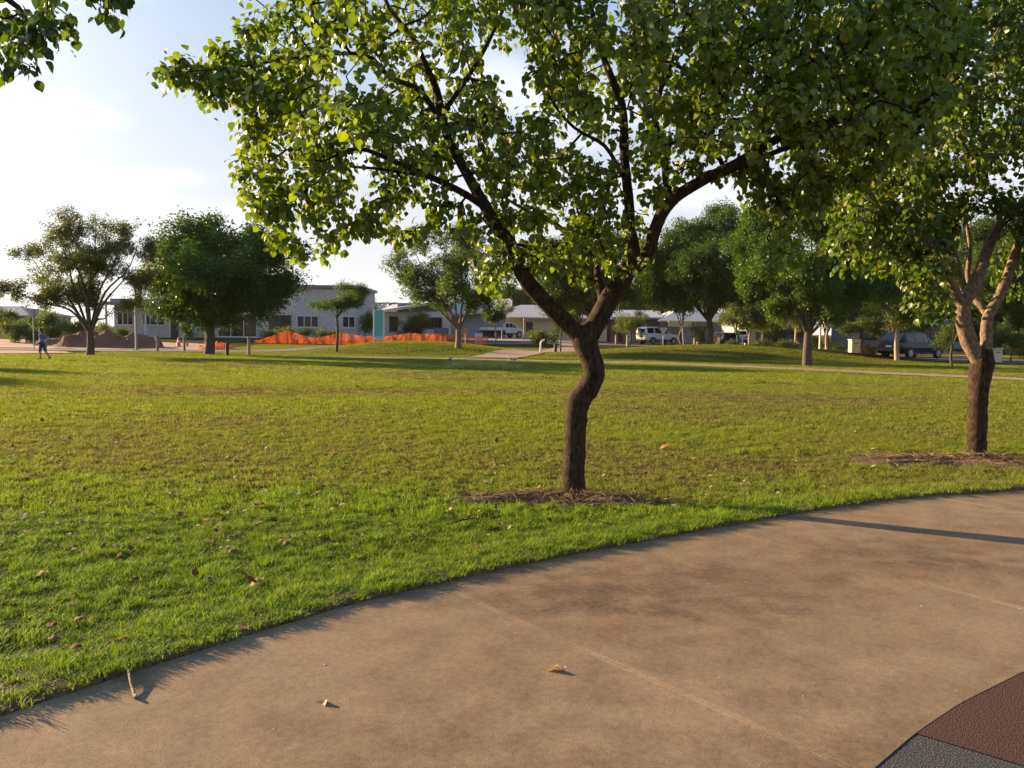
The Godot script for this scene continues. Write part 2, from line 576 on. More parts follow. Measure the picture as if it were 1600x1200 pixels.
func concrete_material() -> void:
	# warm tan concrete; the stains, scuffs and pale worn spots are laid out on 12 x 12 m of ground
	var s := 1024
	var im := Image.create(s, s, false, Image.FORMAT_RGB8)
	var a := FastNoiseLite.new(); a.seed = 61; a.frequency = 0.35; a.fractal_octaves = 5; a.domain_warp_enabled = true; a.domain_warp_amplitude = 1.2; a.domain_warp_frequency = 0.4
	var b := FastNoiseLite.new(); b.seed = 62; b.frequency = 3.0; b.fractal_octaves = 4
	var c := FastNoiseLite.new(); c.seed = 63; c.frequency = 20.0; c.fractal_octaves = 3
	# [x, z, radius x, radius z, strength]: dark stains (negative) and worn pale spots (positive) seen on the path
	var spots := [[1.2, -5.2, 1.0, 0.5, -0.13], [0.2, -5.0, 0.7, 0.35, -0.10], [2.6, -5.4, 0.9, 0.35, 0.16], [2.5, -4.6, 0.8, 0.3, 0.16], [3.6, -5.7, 0.9, 0.35, -0.14], [3.0, -6.3, 0.8, 0.35, -0.10], [0.75, -3.45, 0.28, 0.14, 0.24], [4.5, -6.6, 1.0, 0.4, 0.12], [-0.6, -4.2, 0.9, 0.5, 0.06]]
	var joints := [[Vector2(-0.45, -5.27), Vector2(1.30, -3.01)], [Vector2(1.68, -6.92), Vector2(3.3, -4.5)], [Vector2(4.2, -8.43), Vector2(6.0, -5.38)]]
	for j in s:
		for i in s:
			var x := -3.0 + 12.0 * (i + 0.5) / s
			var z := -11.0 + 12.0 * (j + 0.5) / s
			if z > -2.2 or z < -9.9 or x < -3.0 - 0.95 * (z + 3.4):
				continue          # not under the slabs
			var n1 := a.get_noise_2d(x, z * 1.4)
			var n2 := b.get_noise_2d(x, z)
			var v := 1.0 + 0.30 * n1 + 0.30 * n2 + 0.26 * c.get_noise_2d(x, z)
			for jt in joints:
				var dj := Vector2(x, z).distance_to(Geometry2D.get_closest_point_to_segment(Vector2(x, z), jt[0], jt[1]))
				if dj < 0.14: v += 0.6 * smoothstep(0.026 + 0.04 * n1, 0.0, dj + 0.03 * n2) * clampf(0.75 + 1.2 * n1 + n2, 0.3, 1.0)     # washed-in sand
			for sp in spots:
				var q: float = pow((x - sp[0]) / sp[2], 2.0) + pow((z - sp[1]) / sp[3], 2.0)
				if q < 2.2:
					v += sp[4] * smoothstep(1.5, 0.1, q + 1.3 * n2 + 1.1 * n1)
			var warm := clampf(0.5 + 0.9 * n1, 0.0, 1.0)
			im.set_pixel(i, j, lin(0.212 * v, (0.142 + 0.008 * warm) * v, (0.082 + 0.011 * warm) * v))
	var m := plain("concrete", Color.WHITE, 0.9)
	m.albedo_texture = ImageTexture.create_from_image(im)
	m.uv1_triplanar = true
	m.uv1_world_triplanar = true
	m.uv1_scale = Vector3(1.0 / 12.0, 1.0 / 12.0, 1.0 / 12.0)
	m.uv1_offset = Vector3(3.0 / 12.0, 0.0, 11.0 / 12.0)
	m.heightmap_enabled = true
	m.heightmap_texture = noise_tex(64, 0.5, 4, [], 1024)
	m.heightmap_scale = 0.1
	m.detail_enabled = true
	m.detail_blend_mode = BaseMaterial3D.BLEND_MODE_MUL
	m.detail_uv_layer = BaseMaterial3D.DETAIL_UV_2
	m.detail_albedo = noise_tex(65, 0.11, 5, [[0.2, lin(0.62, 0.60, 0.58)], [0.5, lin(0.95, 0.95, 0.95)], [0.85, lin(1.0, 1.0, 1.0)]], 1024)
	m.uv2_triplanar = true
	m.uv2_world_triplanar = true
	m.uv2_scale = Vector3.ONE * 0.7
	m.metallic_specular = 0.3

# ---------------------------------------------------------------- leaves
func leaf_blade(curl: float, fold: float, wide: float, droop: float, tint: Color, crumple := 0.0) -> ArrayMesh:
	# a broad rounded leaf of unit length along +y, its upper side to +z, folded along the midrib
	var st := new_st()
	var prof := [[0.0, 0.012], [0.14, 0.014], [0.20, 0.18], [0.34, 0.40], [0.50, 0.46], [0.68, 0.38], [0.83, 0.22], [0.94, 0.08], [1.0, 0.0]]
	var rows := []
	for p in prof:
		var y: float = p[0]
		var w: float = p[1] * wide
		var rib := Vector3(0, y * (1.0 - 0.25 * droop * y), -droop * y * y)
		var row := []
		for k in [-1.0, -0.55, 0.0, 0.55, 1.0]:
			var x: float = w * k
			var cr := crumple * dry_fine.get_noise_3d(x * 4.0 + curl * 7.0, y * 3.5, droop * 5.0)
			row.append(rib + Vector3(x * (1.0 + 1.5 * cr), 0.015 * sin(y * 14.0 + k) + 0.4 * cr, cr + absf(x) * fold - curl * x * x + 0.02 * sin(y * 11.0 + k * 2.0) * absf(k)))
		rows.append(row)
	st.set_smooth_group(0)
	for i in rows.size() - 1:
		for k in 4:
			var q := [rows[i][k], rows[i][k + 1], rows[i + 1][k + 1], rows[i + 1][k]]
			for t in [[q[0], q[2], q[1]], [q[0], q[3], q[2]]]:
				if (t[1] - t[0]).cross(t[2] - t[0]).length_squared() < 1e-12: continue
				for v in t:
					st.set_color(tint * (1.2 if absf(v.x) < 0.02 else 1.0))
					st.add_vertex(v)
	st.generate_normals()
	return st.commit()

func make_leaf_meshes() -> void:
	for d in [[0.5, 0.30, 0.78, 0.35], [0.3, 0.40, 0.70, 0.5], [0.5, 0.15, 0.85, 0.2], [0.2, 0.30, 0.62, 0.6]]:
		leaf_meshes.append(leaf_blade(d[0], d[1], d[2], d[3], Color.WHITE))
	# sprays of small leaves for the trees farther off
	for v in 4:
		clump_meshes.append(clump(900 + v, 34 if v < 2 else 22, 0.5))

func clump(sd: int, count: int, size: float) -> ArrayMesh:
	var r := RandomNumberGenerator.new()
	r.seed = sd
	var st := new_st()
	for k in count:
		var d := Vector3(r.randfn(), r.randfn() * 0.8, r.randfn()).normalized()
		var p := d * size * pow(r.randf(), 0.5)
		var along := (d + Vector3(r.randf_range(-1, 1), r.randf_range(-1.2, 0.4), r.randf_range(-1, 1)) * 0.7).normalized()
		var side := along.cross(Vector3(r.randfn(), r.randfn() + 1.5, r.randfn())).normalized()
		var up := side.cross(along)
		var l := r.randf_range(0.13, 0.22)
		var w := l * r.randf_range(0.26, 0.36)
		var t := r.randf_range(0.8, 1.2)
		var c := Color(t, t, t)
		var a := p
		var b := p + along * l * 0.5 + side * w + up * w * 0.3
		var e := p + along * l - up * l * 0.15
		var f := p + along * l * 0.5 - side * w + up * w * 0.3
		for tri in [[a, b, e], [a, e, f]]:
			var n: Vector3 = (tri[1] - tri[0]).cross(tri[2] - tri[0]).normalized()
			if n.dot(up) < 0.0: n = -n
			var o: Array = tri
			if (tri[1] - tri[0]).cross(tri[2] - tri[0]).dot(n) > 0.0: o = [tri[0], tri[2], tri[1]]
			for q in o:
				st.set_color(c)
				st.set_normal(n)
				st.add_vertex(q)
	return st.commit()

# ---------------------------------------------------------------- trees
class Wood:
	var pos := PackedVector3Array()
	var par := PackedInt32Array()
	var rad := PackedFloat32Array()     # given for limbs, worked out for twigs
	var path := PackedFloat32Array()
	var n_limb := 0
	var tips := []                      # [node, node before]

func wood_limbs(w: Wood, limbs: Array) -> void:
	# each limb: {p: points, r: radii, from: limb it leaves or -1}
	for lb in limbs:
		var prev := -1
		for i in lb.p.size():
			w.pos.append(lb.p[i])
			w.rad.append(lb.r[i])
			w.par.append(prev)
			w.path.append(0.0 if prev < 0 else w.path[prev] + lb.p[i].distance_to(lb.p[i - 1]))
			prev = w.pos.size() - 1
	w.n_limb = w.pos.size()

func wood_grow(w: Wood, targets: Array, r: RandomNumberGenerator, seg: float, min_limb_y: float) -> void:
	# the targets join the nearest wood one after the other, the inner ones first
	var order := []
	var pos := w.pos
	var path := w.path
	var nl := w.n_limb
	for t in targets:
		var best := 1e9
		for i in nl:
			best = minf(best, t.distance_squared_to(pos[i]))
		order.append([best, t])
	order.sort_custom(func(a, b): return a[0] < b[0])
	for o in order:
		var t: Vector3 = o[1]
		var bi := -1
		var bc := 1e9
		for i in pos.size():
			var q := pos[i]
			var c := q.distance_squared_to(t)
			if c < bc:
				if i < nl and q.y < min_limb_y: continue
				if i >= nl and q.y > t.y + 0.5: c *= 1.4
				c += 0.02 * path[i]
				if c < bc:
					bc = c
					bi = i
		if bi < 0: continue
		var a := pos[bi]
		var d := t - a
		var steps := clampi(int(d.length() / seg) + 1, 2, 6)
		var prev := bi
		var dirp := Vector3.ZERO
		if w.par[bi] >= 0: dirp = (a - pos[w.par[bi]]).normalized()
		for s in range(1, steps + 1):
			var u := float(s) / steps
			var p := a + d * u + (dirp * 0.35 * d.length() + Vector3(0, 0.12 * d.length(), 0)) * u * (1.0 - u)
			if s < steps:
				p += Vector3(r.randfn(), r.randfn(), r.randfn()) * 0.09 * seg
			path.append(path[prev] + p.distance_to(pos[prev]))
			pos.append(p)
			w.par.append(prev)
			w.rad.append(0.0)
			prev = pos.size() - 1
		w.tips.append([prev, w.par[prev]])
	w.pos = pos
	w.path = path

func wood_thicken(w: Wood, tip_r: float, expo: float) -> void:
	var n := PackedFloat32Array()
	n.resize(w.pos.size())
	n.fill(0.0)
	for t in w.tips: n[t[0]] += 1.0
	for i in range(w.pos.size() - 1, w.n_limb - 1, -1):
		n[i] = maxf(n[i], 1.0)
		w.rad[i] = tip_r * pow(n[i], expo)
		if w.par[i] >= w.n_limb: n[w.par[i]] += n[i]
	for i in range(w.n_limb, w.pos.size()):
		var p := w.par[i]
		if p < w.n_limb: w.rad[i] = minf(w.rad[i], w.rad[p] * 0.75)
		elif w.rad[i] > w.rad[p]: w.rad[i] = w.rad[p]

func twig_mesh(w: Wood, sides: int) -> ArrayMesh:
	var st := new_st()
	for i in range(w.n_limb, w.pos.size()):
		var p := w.par[i]
		var r0: float = w.rad[p] if p >= w.n_limb else w.rad[i] * 1.15
		r0 = minf(r0, w.rad[i] * 1.5)
		if w.pos[p].distance_squared_to(w.pos[i]) < 1e-8: continue
		add_tube(st, [w.pos[p], w.pos[i]], [r0, w.rad[i]], sides, false)
	return st.commit()

func leaf_turn(along: Vector3, face_: Vector3, s: float) -> Basis:
	var y := along.normalized()
	var z := (face_ - y * face_.dot(y)).normalized()
	return Basis(y.cross(z) * s, y * s, z * s)

func px_in_poly(p: Vector2, poly: PackedVector2Array) -> bool:
	return Geometry2D.is_point_in_polygon(p, poly)

func edge_distance(p: Vector2, poly: PackedVector2Array) -> float:
	var b := 1e9
	for i in poly.size():
		b = minf(b, p.distance_to(Geometry2D.get_closest_point_to_segment(p, poly[i], poly[(i + 1) % poly.size()])))
	return b

func limb_px(d: Array, steps := 4) -> Dictionary:
	# [[px, py, depth, radius], ...] to a smooth limb
	var p := []
	var rr := []
	for q in d:
		p.append(at(q[0], q[1], q[2]))
		rr.append(Vector3(q[3], 0, 0))
	var rs := smooth_path(rr, steps).map(func(v): return v.x)
	return {"p": smooth_path(p, steps), "r": rs}

func broad_leaf_tree(root: Node3D, w: Wood, r: RandomNumberGenerator, per_tip: int, size: Vector2, col_dark: Color, col_light: Color, spread: float, n_parts: int, light_of: Callable, mats: Array, limbs: Array, names: Array) -> void:
	# limbs, twigs and a crown of single leaves; the leaves nearest to where one stands are parts of their own
	var base := root.position
	for i in limbs.size():
		var pts: Array = limbs[i].p.map(func(v): return v - base)
		obj(names[i], tube_mesh(pts, limbs[i].r, 16 if i == 0 else 11, 0.11 if i == 0 else 0.07), mats[i], root)
	var wl := Wood.new()
	wl.pos = w.pos.duplicate(); wl.par = w.par; wl.rad = w.rad; wl.n_limb = w.n_limb
	for i in wl.pos.size(): wl.pos[i] -= base
	var tw := obj("twigs", twig_mesh(wl, 5), mats[-1], root)
	tag(tw, "", "", "", "stuff")
	var leaves := []
	for t in w.tips:
		var a: Vector3 = w.pos[t[1]]
		var b: Vector3 = w.pos[t[0]]
		var dir := (b - a).normalized()
		var young: float = light_of.call(b)
		var n := per_tip + r.randi_range(-3, 3)
		for k in n:
			var u := r.randf_range(-0.3, 1.05)
			var o := Vector3(r.randfn(), r.randfn(), r.randfn()).normalized()
			var p := a.lerp(b, u) + o * spread * r.randf()
			var along := (dir * 0.5 + o * 0.7 + Vector3(0, -0.75, 0) + Vector3(r.randfn(), r.randfn(), r.randfn()) * 0.3).normalized()
			var fc := (Vector3(0, 1.0, 0) + o * 0.7 + Vector3(r.randfn(), r.randfn(), r.randfn()) * 0.55).normalized()
			var mixv := clampf(young + r.randfn() * 0.22, 0.0, 1.0)
			var c := col_dark.lerp(col_light, mixv) * r.randf_range(0.8, 1.2)
			if r.randf() < 0.012: c = Color(0.34, 0.27, 0.05)
			leaves.append([p.distance_squared_to(EYE), Transform3D(leaf_turn(along, fc, r.randf_range(size.x, size.y)), p - base), Color(c.r, c.g, c.b)])
	leaves.sort_custom(func(x, y): return x[0] < y[0])
	# those of the 300 nearest that are in the picture stand alone
	var single := []
	var rest := [[], [], [], []]
	var cols := [PackedColorArray(), PackedColorArray(), PackedColorArray(), PackedColorArray()]
	for l in leaves:
		var q: Vector3 = cam_basis.transposed() * (l[1].origin + base - EYE)
		var seen: bool = q.z < -0.1 and absf(q.x / q.z) < 0.61 and absf(q.y / q.z) < 0.46
		if seen and single.size() < n_parts:
			single.append(l)
		else:
			var v := r.randi() % 4
			rest[v].append(l[1])
			cols[v].append(l[2])
	var all_x := []
	var all_c := PackedColorArray()
	for v in 4:
		all_x.append_array(rest[v]); all_c.append_array(cols[v])
	var crown: Node3D
	crown = multi("crown", leaf_meshes[0], M.leaf, all_x, all_c, root)
	tag(crown, "", "", "", "stuff")
	# a handful of tinted blades for the single leaves
	var tints := []
	for k in 5:
		var c := col_dark.lerp(col_light, k / 4.0)
		for d in [[0.35, 0.22, 0.82, 0.25], [0.15, 0.35, 0.72, 0.42], [0.5, 0.10, 0.95, 0.12]]:
			tints.append(leaf_blade(d[0], d[1], d[2], d[3], c))
	for l in single:
		var g: float = (l[2].g - col_dark.g) / maxf(col_light.g - col_dark.g, 1e-4)
		var o := obj("leaf", tints[clampi(int(round(g * 4.0)), 0, 4) * 3 + r.randi() % 3], M.leaf, root)
		o.transform = l[1]

func make_main_tree() -> void:
	var r := RandomNumberGenerator.new()
	r.seed = 101
	var base := on_ground(895, 773)
	var D := -base.z
	var trunk := limb_px([[895, 790, D, 0.19], [895, 774, D, 0.15], [896, 755, D, 0.118], [898, 700, D, 0.104], [900, 655, D, 0.106], [904, 628, D, 0.120], [919, 605, D, 0.112], [928, 585, D, 0.107], [924, 563, D, 0.103], [916, 542, D, 0.115], [911, 522, D, 0.120], [909, 508, D, 0.08]], 4)
	var left := limb_px([[916, 545, D, 0.070], [900, 520, D, 0.088], [880, 500, D, 0.087], [850, 469, D - 0.05, 0.080], [822, 438, D - 0.1, 0.076], [808, 405, D - 0.15, 0.070], [795, 378, D - 0.2, 0.064], [773, 350, D - 0.25, 0.060], [758, 322, D - 0.25, 0.055], [740, 290, D - 0.2, 0.050], [715, 245, D - 0.1, 0.046], [696, 203, D - 0.1, 0.042], [682, 140, D - 0.1, 0.036], [668, 108, D - 0.1, 0.032], [645, 60, D - 0.1, 0.026], [607, 10, D, 0.02], [580, -60, D, 0.012]])
	var right := limb_px([[912, 545, D, 0.075], [925, 518, D, 0.097], [938, 494, D, 0.098], [955, 462, D, 0.094], [975, 432, D - 0.02, 0.088], [990, 405, D, 0.07], [989, 380, D + 0.05, 0.058], [984, 350, D + 0.1, 0.052], [983, 320, D + 0.1, 0.050], [976, 250, D + 0.15, 0.045], [972, 165, D + 0.2, 0.040], [945, 96, D + 0.2, 0.033], [925, 20, D + 0.2, 0.025], [900, -80, D + 0.3, 0.014]])
	var reach := limb_px([[978, 432, D, 0.06], [1000, 412, D - 0.02, 0.066], [1015, 388, D - 0.1, 0.063], [1022, 362, D - 0.15, 0.060], [1035, 332, D - 0.2, 0.058], [1062, 303, D - 0.3, 0.055], [1105, 278, D - 0.4, 0.050], [1150, 256, D - 0.5, 0.045], [1200, 225, D - 0.6, 0.040], [1245, 203, D - 0.7, 0.034], [1330, 185, D - 0.9, 0.027], [1430, 165, D - 1.1, 0.018], [1500, 120, D - 1.2, 0.010]])
	var reach2 := limb_px([[1105, 280, D - 0.4, 0.030], [1150, 262, D - 0.45, 0.030], [1210, 238, D - 0.3, 0.026], [1280, 205, D - 0.1, 0.022], [1360, 120, D, 0.016], [1420, 20, D, 0.010]])
	var up2 := limb_px([[1048, 318, D - 0.2, 0.036], [1040, 280, D - 0.1, 0.034], [1037, 230, D, 0.031], [1022, 180, D + 0.1, 0.028], [1040, 120, D + 0.1, 0.022], [1070, 40, D, 0.016], [1080, -60, D, 0.010]])
	var low_l := limb_px([[762, 328, D - 0.25, 0.034], [730, 305, D - 0.4, 0.032], [672, 276, D - 0.6, 0.028], [620, 254, D - 0.8, 0.023], [560, 232, D - 1.0, 0.017], [510, 250, D - 1.1, 0.010]])
	var low_l2 := limb_px([[672, 276, D - 0.6, 0.018], [620, 268, D - 0.5, 0.016], [570, 262, D - 0.5, 0.013], [520, 265, D - 0.5, 0.009], [440, 310, D - 0.5, 0.006]])
	var up_l := limb_px([[693, 196, D - 0.1, 0.030], [656, 142, D - 0.3, 0.026], [610, 121, D - 0.5, 0.022], [568, 85, D - 0.7, 0.017], [470, 90, D - 0.9, 0.012], [370, 105, D - 1.0, 0.008], [290, 112, D - 1.0, 0.005]])
	var up_m := limb_px([[690, 178, D - 0.1, 0.026], [720, 137, D - 0.1, 0.023], [763, 66, D, 0.019], [800, -20, D + 0.1, 0.012]])
	var mid := limb_px([[941, 476, D + 0.02, 0.038], [936, 440, D + 0.12, 0.036], [930, 412, D + 0.25, 0.034], [916, 392, D + 0.35, 0.032], [893, 375, D + 0.45, 0.029], [868, 350, D + 0.6, 0.024], [820, 328, D + 0.8, 0.018], [760, 290, D + 1.0, 0.010]])
	var mid2 := limb_px([[897, 379, D + 0.43, 0.022], [870, 383, D + 0.5, 0.022], [840, 390, D + 0.5, 0.021], [805, 382, D + 0.5, 0.016], [780, 400, D + 0.5, 0.008]])
	var side := limb_px([[973, 275, D + 0.15, 0.020], [945, 228, D - 0.1, 0.018], [898, 200, D - 0.3, 0.015], [860, 154, D - 0.5, 0.011], [840, 90, D - 0.6, 0.007]])
	var limbs := [trunk, left, right, reach, reach2, up2, low_l, low_l2, up_l, up_m, mid, mid2, side]
	var root := thing("shade_tree", base, 0.0, "broad-leaved shade tree with a kinked S-bent trunk and forked limbs beside the concrete path", "tree")
	var w := Wood.new()
	wood_limbs(w, limbs)
	var poly := PackedVector2Array([Vector2(252, 106), Vector2(300, 76), Vector2(350, 72), Vector2(392, 20), Vector2(392, -60), Vector2(480, -220), Vector2(700, -330), Vector2(1000, -360), Vector2(1250, -310), Vector2(1450, -150), Vector2(1530, 60), Vector2(1480, 180), Vector2(1400, 250), Vector2(1290, 330), Vector2(1215, 350), Vector2(1165, 300), Vector2(1110, 262), Vector2(1060, 285), Vector2(1050, 345), Vector2(990, 330), Vector2(940, 360), Vector2(900, 440), Vector2(850, 430), Vector2(790, 400), Vector2(768, 455), Vector2(735, 400), Vector2(690, 345), Vector2(620, 382), Vector2(560, 352), Vector2(525, 395), Vector2(475, 410), Vector2(420, 372), Vector2(388, 325), Vector2(365, 260), Vector2(362, 222), Vector2(385, 182), Vector2(330, 158), Vector2(290, 135)])
	var gaps := [[566, 130, 26, 28, 0.95], [795, 105, 42, 50, 0.96], [880, 270, 26, 22, 0.6], [900, 358, 45, 20, 0.6], [1110, 305, 56, 34, 0.98], [1158, 160, 36, 24, 0.92], [830, 150, 30, 20, 0.8], [1060, 200, 26, 30, 0.7], [560, 280, 40, 22, 0.75], [500, 340, 30, 20, 0.5], [690, 30, 24, 24, 0.6], [980, 240, 20, 70, 0.6], [640, 330, 30, 22, 0.5]]
	var targets := []
	var tries := 0
	while targets.size() < 2300 and tries < 20000:
		tries += 1
		var q := Vector2(r.randf_range(250, 1530), r.randf_range(-360, 456))
		if not px_in_poly(q, poly): continue
		var keep := 1.0
		for g in gaps:
			if pow((q.x - g[0]) / g[2], 2.0) + pow((q.y - g[1]) / g[3], 2.0) < 1.0: keep = minf(keep, 1.0 - g[4])
		if q.y < 0.0: keep *= 0.55
		if q.y > 285.0 and q.x > 690.0 and q.x < 1010.0: keep *= 0.75
		if r.randf() > keep: continue
		var th := clampf(edge_distance(q, poly) * 0.011, 0.25, 1.9)
		var dd := D - 0.25 + r.randf_range(-1.0, 1.0) * th
		if q.x < 600.0: dd -= 0.5
		# the inner limbs are bare: foliage sits at the twig ends round them
		var bared := false
		for i in w.n_limb:
			var lq: Vector3 = cam_basis.transposed() * (w.pos[i] - EYE)
			if -lq.z > dd - 0.1 and w.rad[i] > 0.014 and Vector2(800.0 - F * lq.x / lq.z, 600.0 + F * lq.y / lq.z).distance_to(q) < 26.0:
				bared = true
				break
		if bared and r.randf() < 0.8: continue
		targets.append(at(q.x, q.y, dd))
	# the drooping spray near the eye that hangs in at the top, and the low spray of yellow-green leaves
	for k in 420:
		targets.append(at(r.randf_range(1000, 1500), r.randf_range(-60, 240), D - 0.4 + r.randf_range(-1.5, 1.5)))
	for k in 46:
		targets.append(at(r.randf_range(775, 965), r.randf_range(-120, 62), r.randf_range(6.3, 7.1)))
	for k in 7:
		targets.append(at(r.randf_range(748, 792), r.randf_range(395, 448), D - 0.7 + r.randf_range(-0.2, 0.2)))
	for k in 85:
		targets.append(at(r.randf_range(790, 1010), r.randf_range(285, 425), D + r.randf_range(-0.7, 1.1)))
	for k in 9:
		targets.append(at(r.randf_range(1180, 1250), r.randf_range(330, 430), D - 0.8 + r.randf_range(-0.3, 0.3)))
	wood_grow(w, targets, r, 0.24, at(900, 470, D).y)
	wood_thicken(w, 0.0036, 0.43)
	var light := func(p: Vector3) -> float: return 0.40 + 0.3 * dry_fine.get_noise_3dv(p * 0.6)
	var mats := []
	var names := ["trunk"]
	for i in limbs.size():
		mats.append(M.bark)
		if i > 0: names.append("limb")
	mats.append(M.bark)
	broad_leaf_tree(root, w, r, 15, Vector2(0.052, 0.102), Color(0.095, 0.15, 0.018), Color(0.27, 0.32, 0.035), 0.14, 300, light, mats, limbs, names)

func make_forked_tree() -> void:
	var r := RandomNumberGenerator.new()
	r.seed = 202
	var base := on_ground(1525, 709)
	var D := -base.z
	var trunk := limb_px([[1525, 722, D, 0.19], [1525, 708, D, 0.16], [1526, 695, D, 0.128], [1528, 640, D, 0.118], [1531, 595, D, 0.130], [1535, 570, D, 0.148], [1536, 556, D, 0.135], [1537, 545, D, 0.10]], 4)
	var l1 := limb_px([[1534, 572, D, 0.09], [1523, 552, D, 0.105], [1511, 525, D, 0.108], [1505, 495, D, 0.100], [1505, 478, D, 0.098], [1516, 455, D, 0.090], [1531, 425, D + 0.1, 0.078], [1543, 390, D + 0.2, 0.070], [1562, 352, D + 0.3, 0.062], [1592, 322, D + 0.4, 0.055], [1640, 250, D + 0.4, 0.04], [1660, 150, D + 0.4, 0.02]])
	var l2 := limb_px([[1507, 488, D, 0.05], [1499, 466, D - 0.05, 0.055], [1484, 436, D - 0.15, 0.05], [1468, 404, D - 0.3, 0.046], [1450, 380, D - 0.4, 0.042], [1420, 348, D - 0.6, 0.036], [1375, 322, D - 0.9, 0.028], [1330, 270, D - 1.1, 0.016]])
	var l3 := limb_px([[1511, 478, D, 0.04], [1506, 450, D + 0.1, 0.045], [1499, 420, D + 0.2, 0.04], [1490, 395, D + 0.3, 0.036], [1470, 350, D + 0.5, 0.03], [1440, 300, D + 0.7, 0.024], [1400, 220, D + 0.8, 0.014]])
	var s1 := limb_px([[1538, 568, D, 0.07], [1541, 545, D + 0.03, 0.075], [1541, 515, D + 0.08, 0.075], [1545, 492, D + 0.1, 0.072], [1559, 468, D + 0.12, 0.068], [1574, 432, D + 0.15, 0.065], [1588, 392, D + 0.2, 0.06], [1606, 345, D + 0.2, 0.052], [1640, 300, D + 0.2, 0.042], [1720, 220, D + 0.2, 0.03], [1780, 100, D, 0.015]])
	var s2 := limb_px([[1545, 497, D + 0.1, 0.045], [1534, 480, D + 0.2, 0.045], [1520, 462, D + 0.35, 0.04], [1512, 430, D + 0.5, 0.034], [1515, 380, D + 0.7, 0.026], [1500, 300, D + 0.9, 0.014]])
	var l4 := limb_px([[1447, 376, D - 0.4, 0.026], [1415, 362, D - 0.6, 0.024], [1376, 335, D - 0.7, 0.02], [1340, 330, D - 0.8, 0.012]])
	var limbs := [trunk, l1, l2, l3, s1, s2, l4]
	var root := thing("shade_tree", base, 0.0, "shade tree with pale orange-grey limbs forking low in a V over a mulched base", "tree")
	var w := Wood.new()
	wood_limbs(w, limbs)
	var poly := PackedVector2Array([Vector2(1290, 150), Vector2(1360, -60), Vector2(1550, -180), Vector2(1800, -220), Vector2(2000, 0), Vector2(2010, 260), Vector2(1900, 400), Vector2(1700, 420), Vector2(1625, 400), Vector2(1570, 330), Vector2(1530, 330), Vector2(1500, 345), Vector2(1480, 380), Vector2(1440, 430), Vector2(1395, 415), Vector2(1335, 380), Vector2(1300, 300)])
	var targets := []
	var tries := 0
	while targets.size() < 2000 and tries < 14000:
		tries += 1
		var q := Vector2(r.randf_range(1290, 2010), r.randf_range(-220, 440))
		if not px_in_poly(q, poly): continue
		if q.x > 1660.0 and r.randf() < 0.4: continue
		if q.x < 1640.0 and q.y > 260.0 and r.randf() < 0.3: continue
		var th := clampf(edge_distance(q, poly) * 0.02, 0.3, 2.4)
		targets.append(at(q.x, q.y, D + 0.1 + r.randf_range(-1.0, 1.0) * th))
	for k in 150:
		targets.append(at(r.randf_range(1290, 1490), r.randf_range(250, 425), D - 0.3 + r.randf_range(-1.0, 1.2)))
	for k in 22:
		targets.append(at(r.randf_range(1415, 1480), r.randf_range(400, 500), D - 0.2 + r.randf_range(-0.5, 0.6)))
	for k in 14:
		targets.append(at(r.randf_range(1560, 1625), r.randf_range(385, 470), D + 0.6 + r.randf_range(-0.3, 0.5)))
	wood_grow(w, targets, r, 0.3, at(1500, 470, D).y)
	wood_thicken(w, 0.0035, 0.42)
	var light := func(_p: Vector3) -> float: return 0.22
	var mats := [M.bark]
	var names := ["trunk"]
	for i in range(1, limbs.size()):
		mats.append(M.pale_bark)
		names.append("limb")
	mats.append(M.pale_bark)
	broad_leaf_tree(root, w, r, 17, Vector2(0.075, 0.125), Color(0.075, 0.125, 0.017), Color(0.21, 0.27, 0.035), 0.17, 160, light, mats, limbs, names)

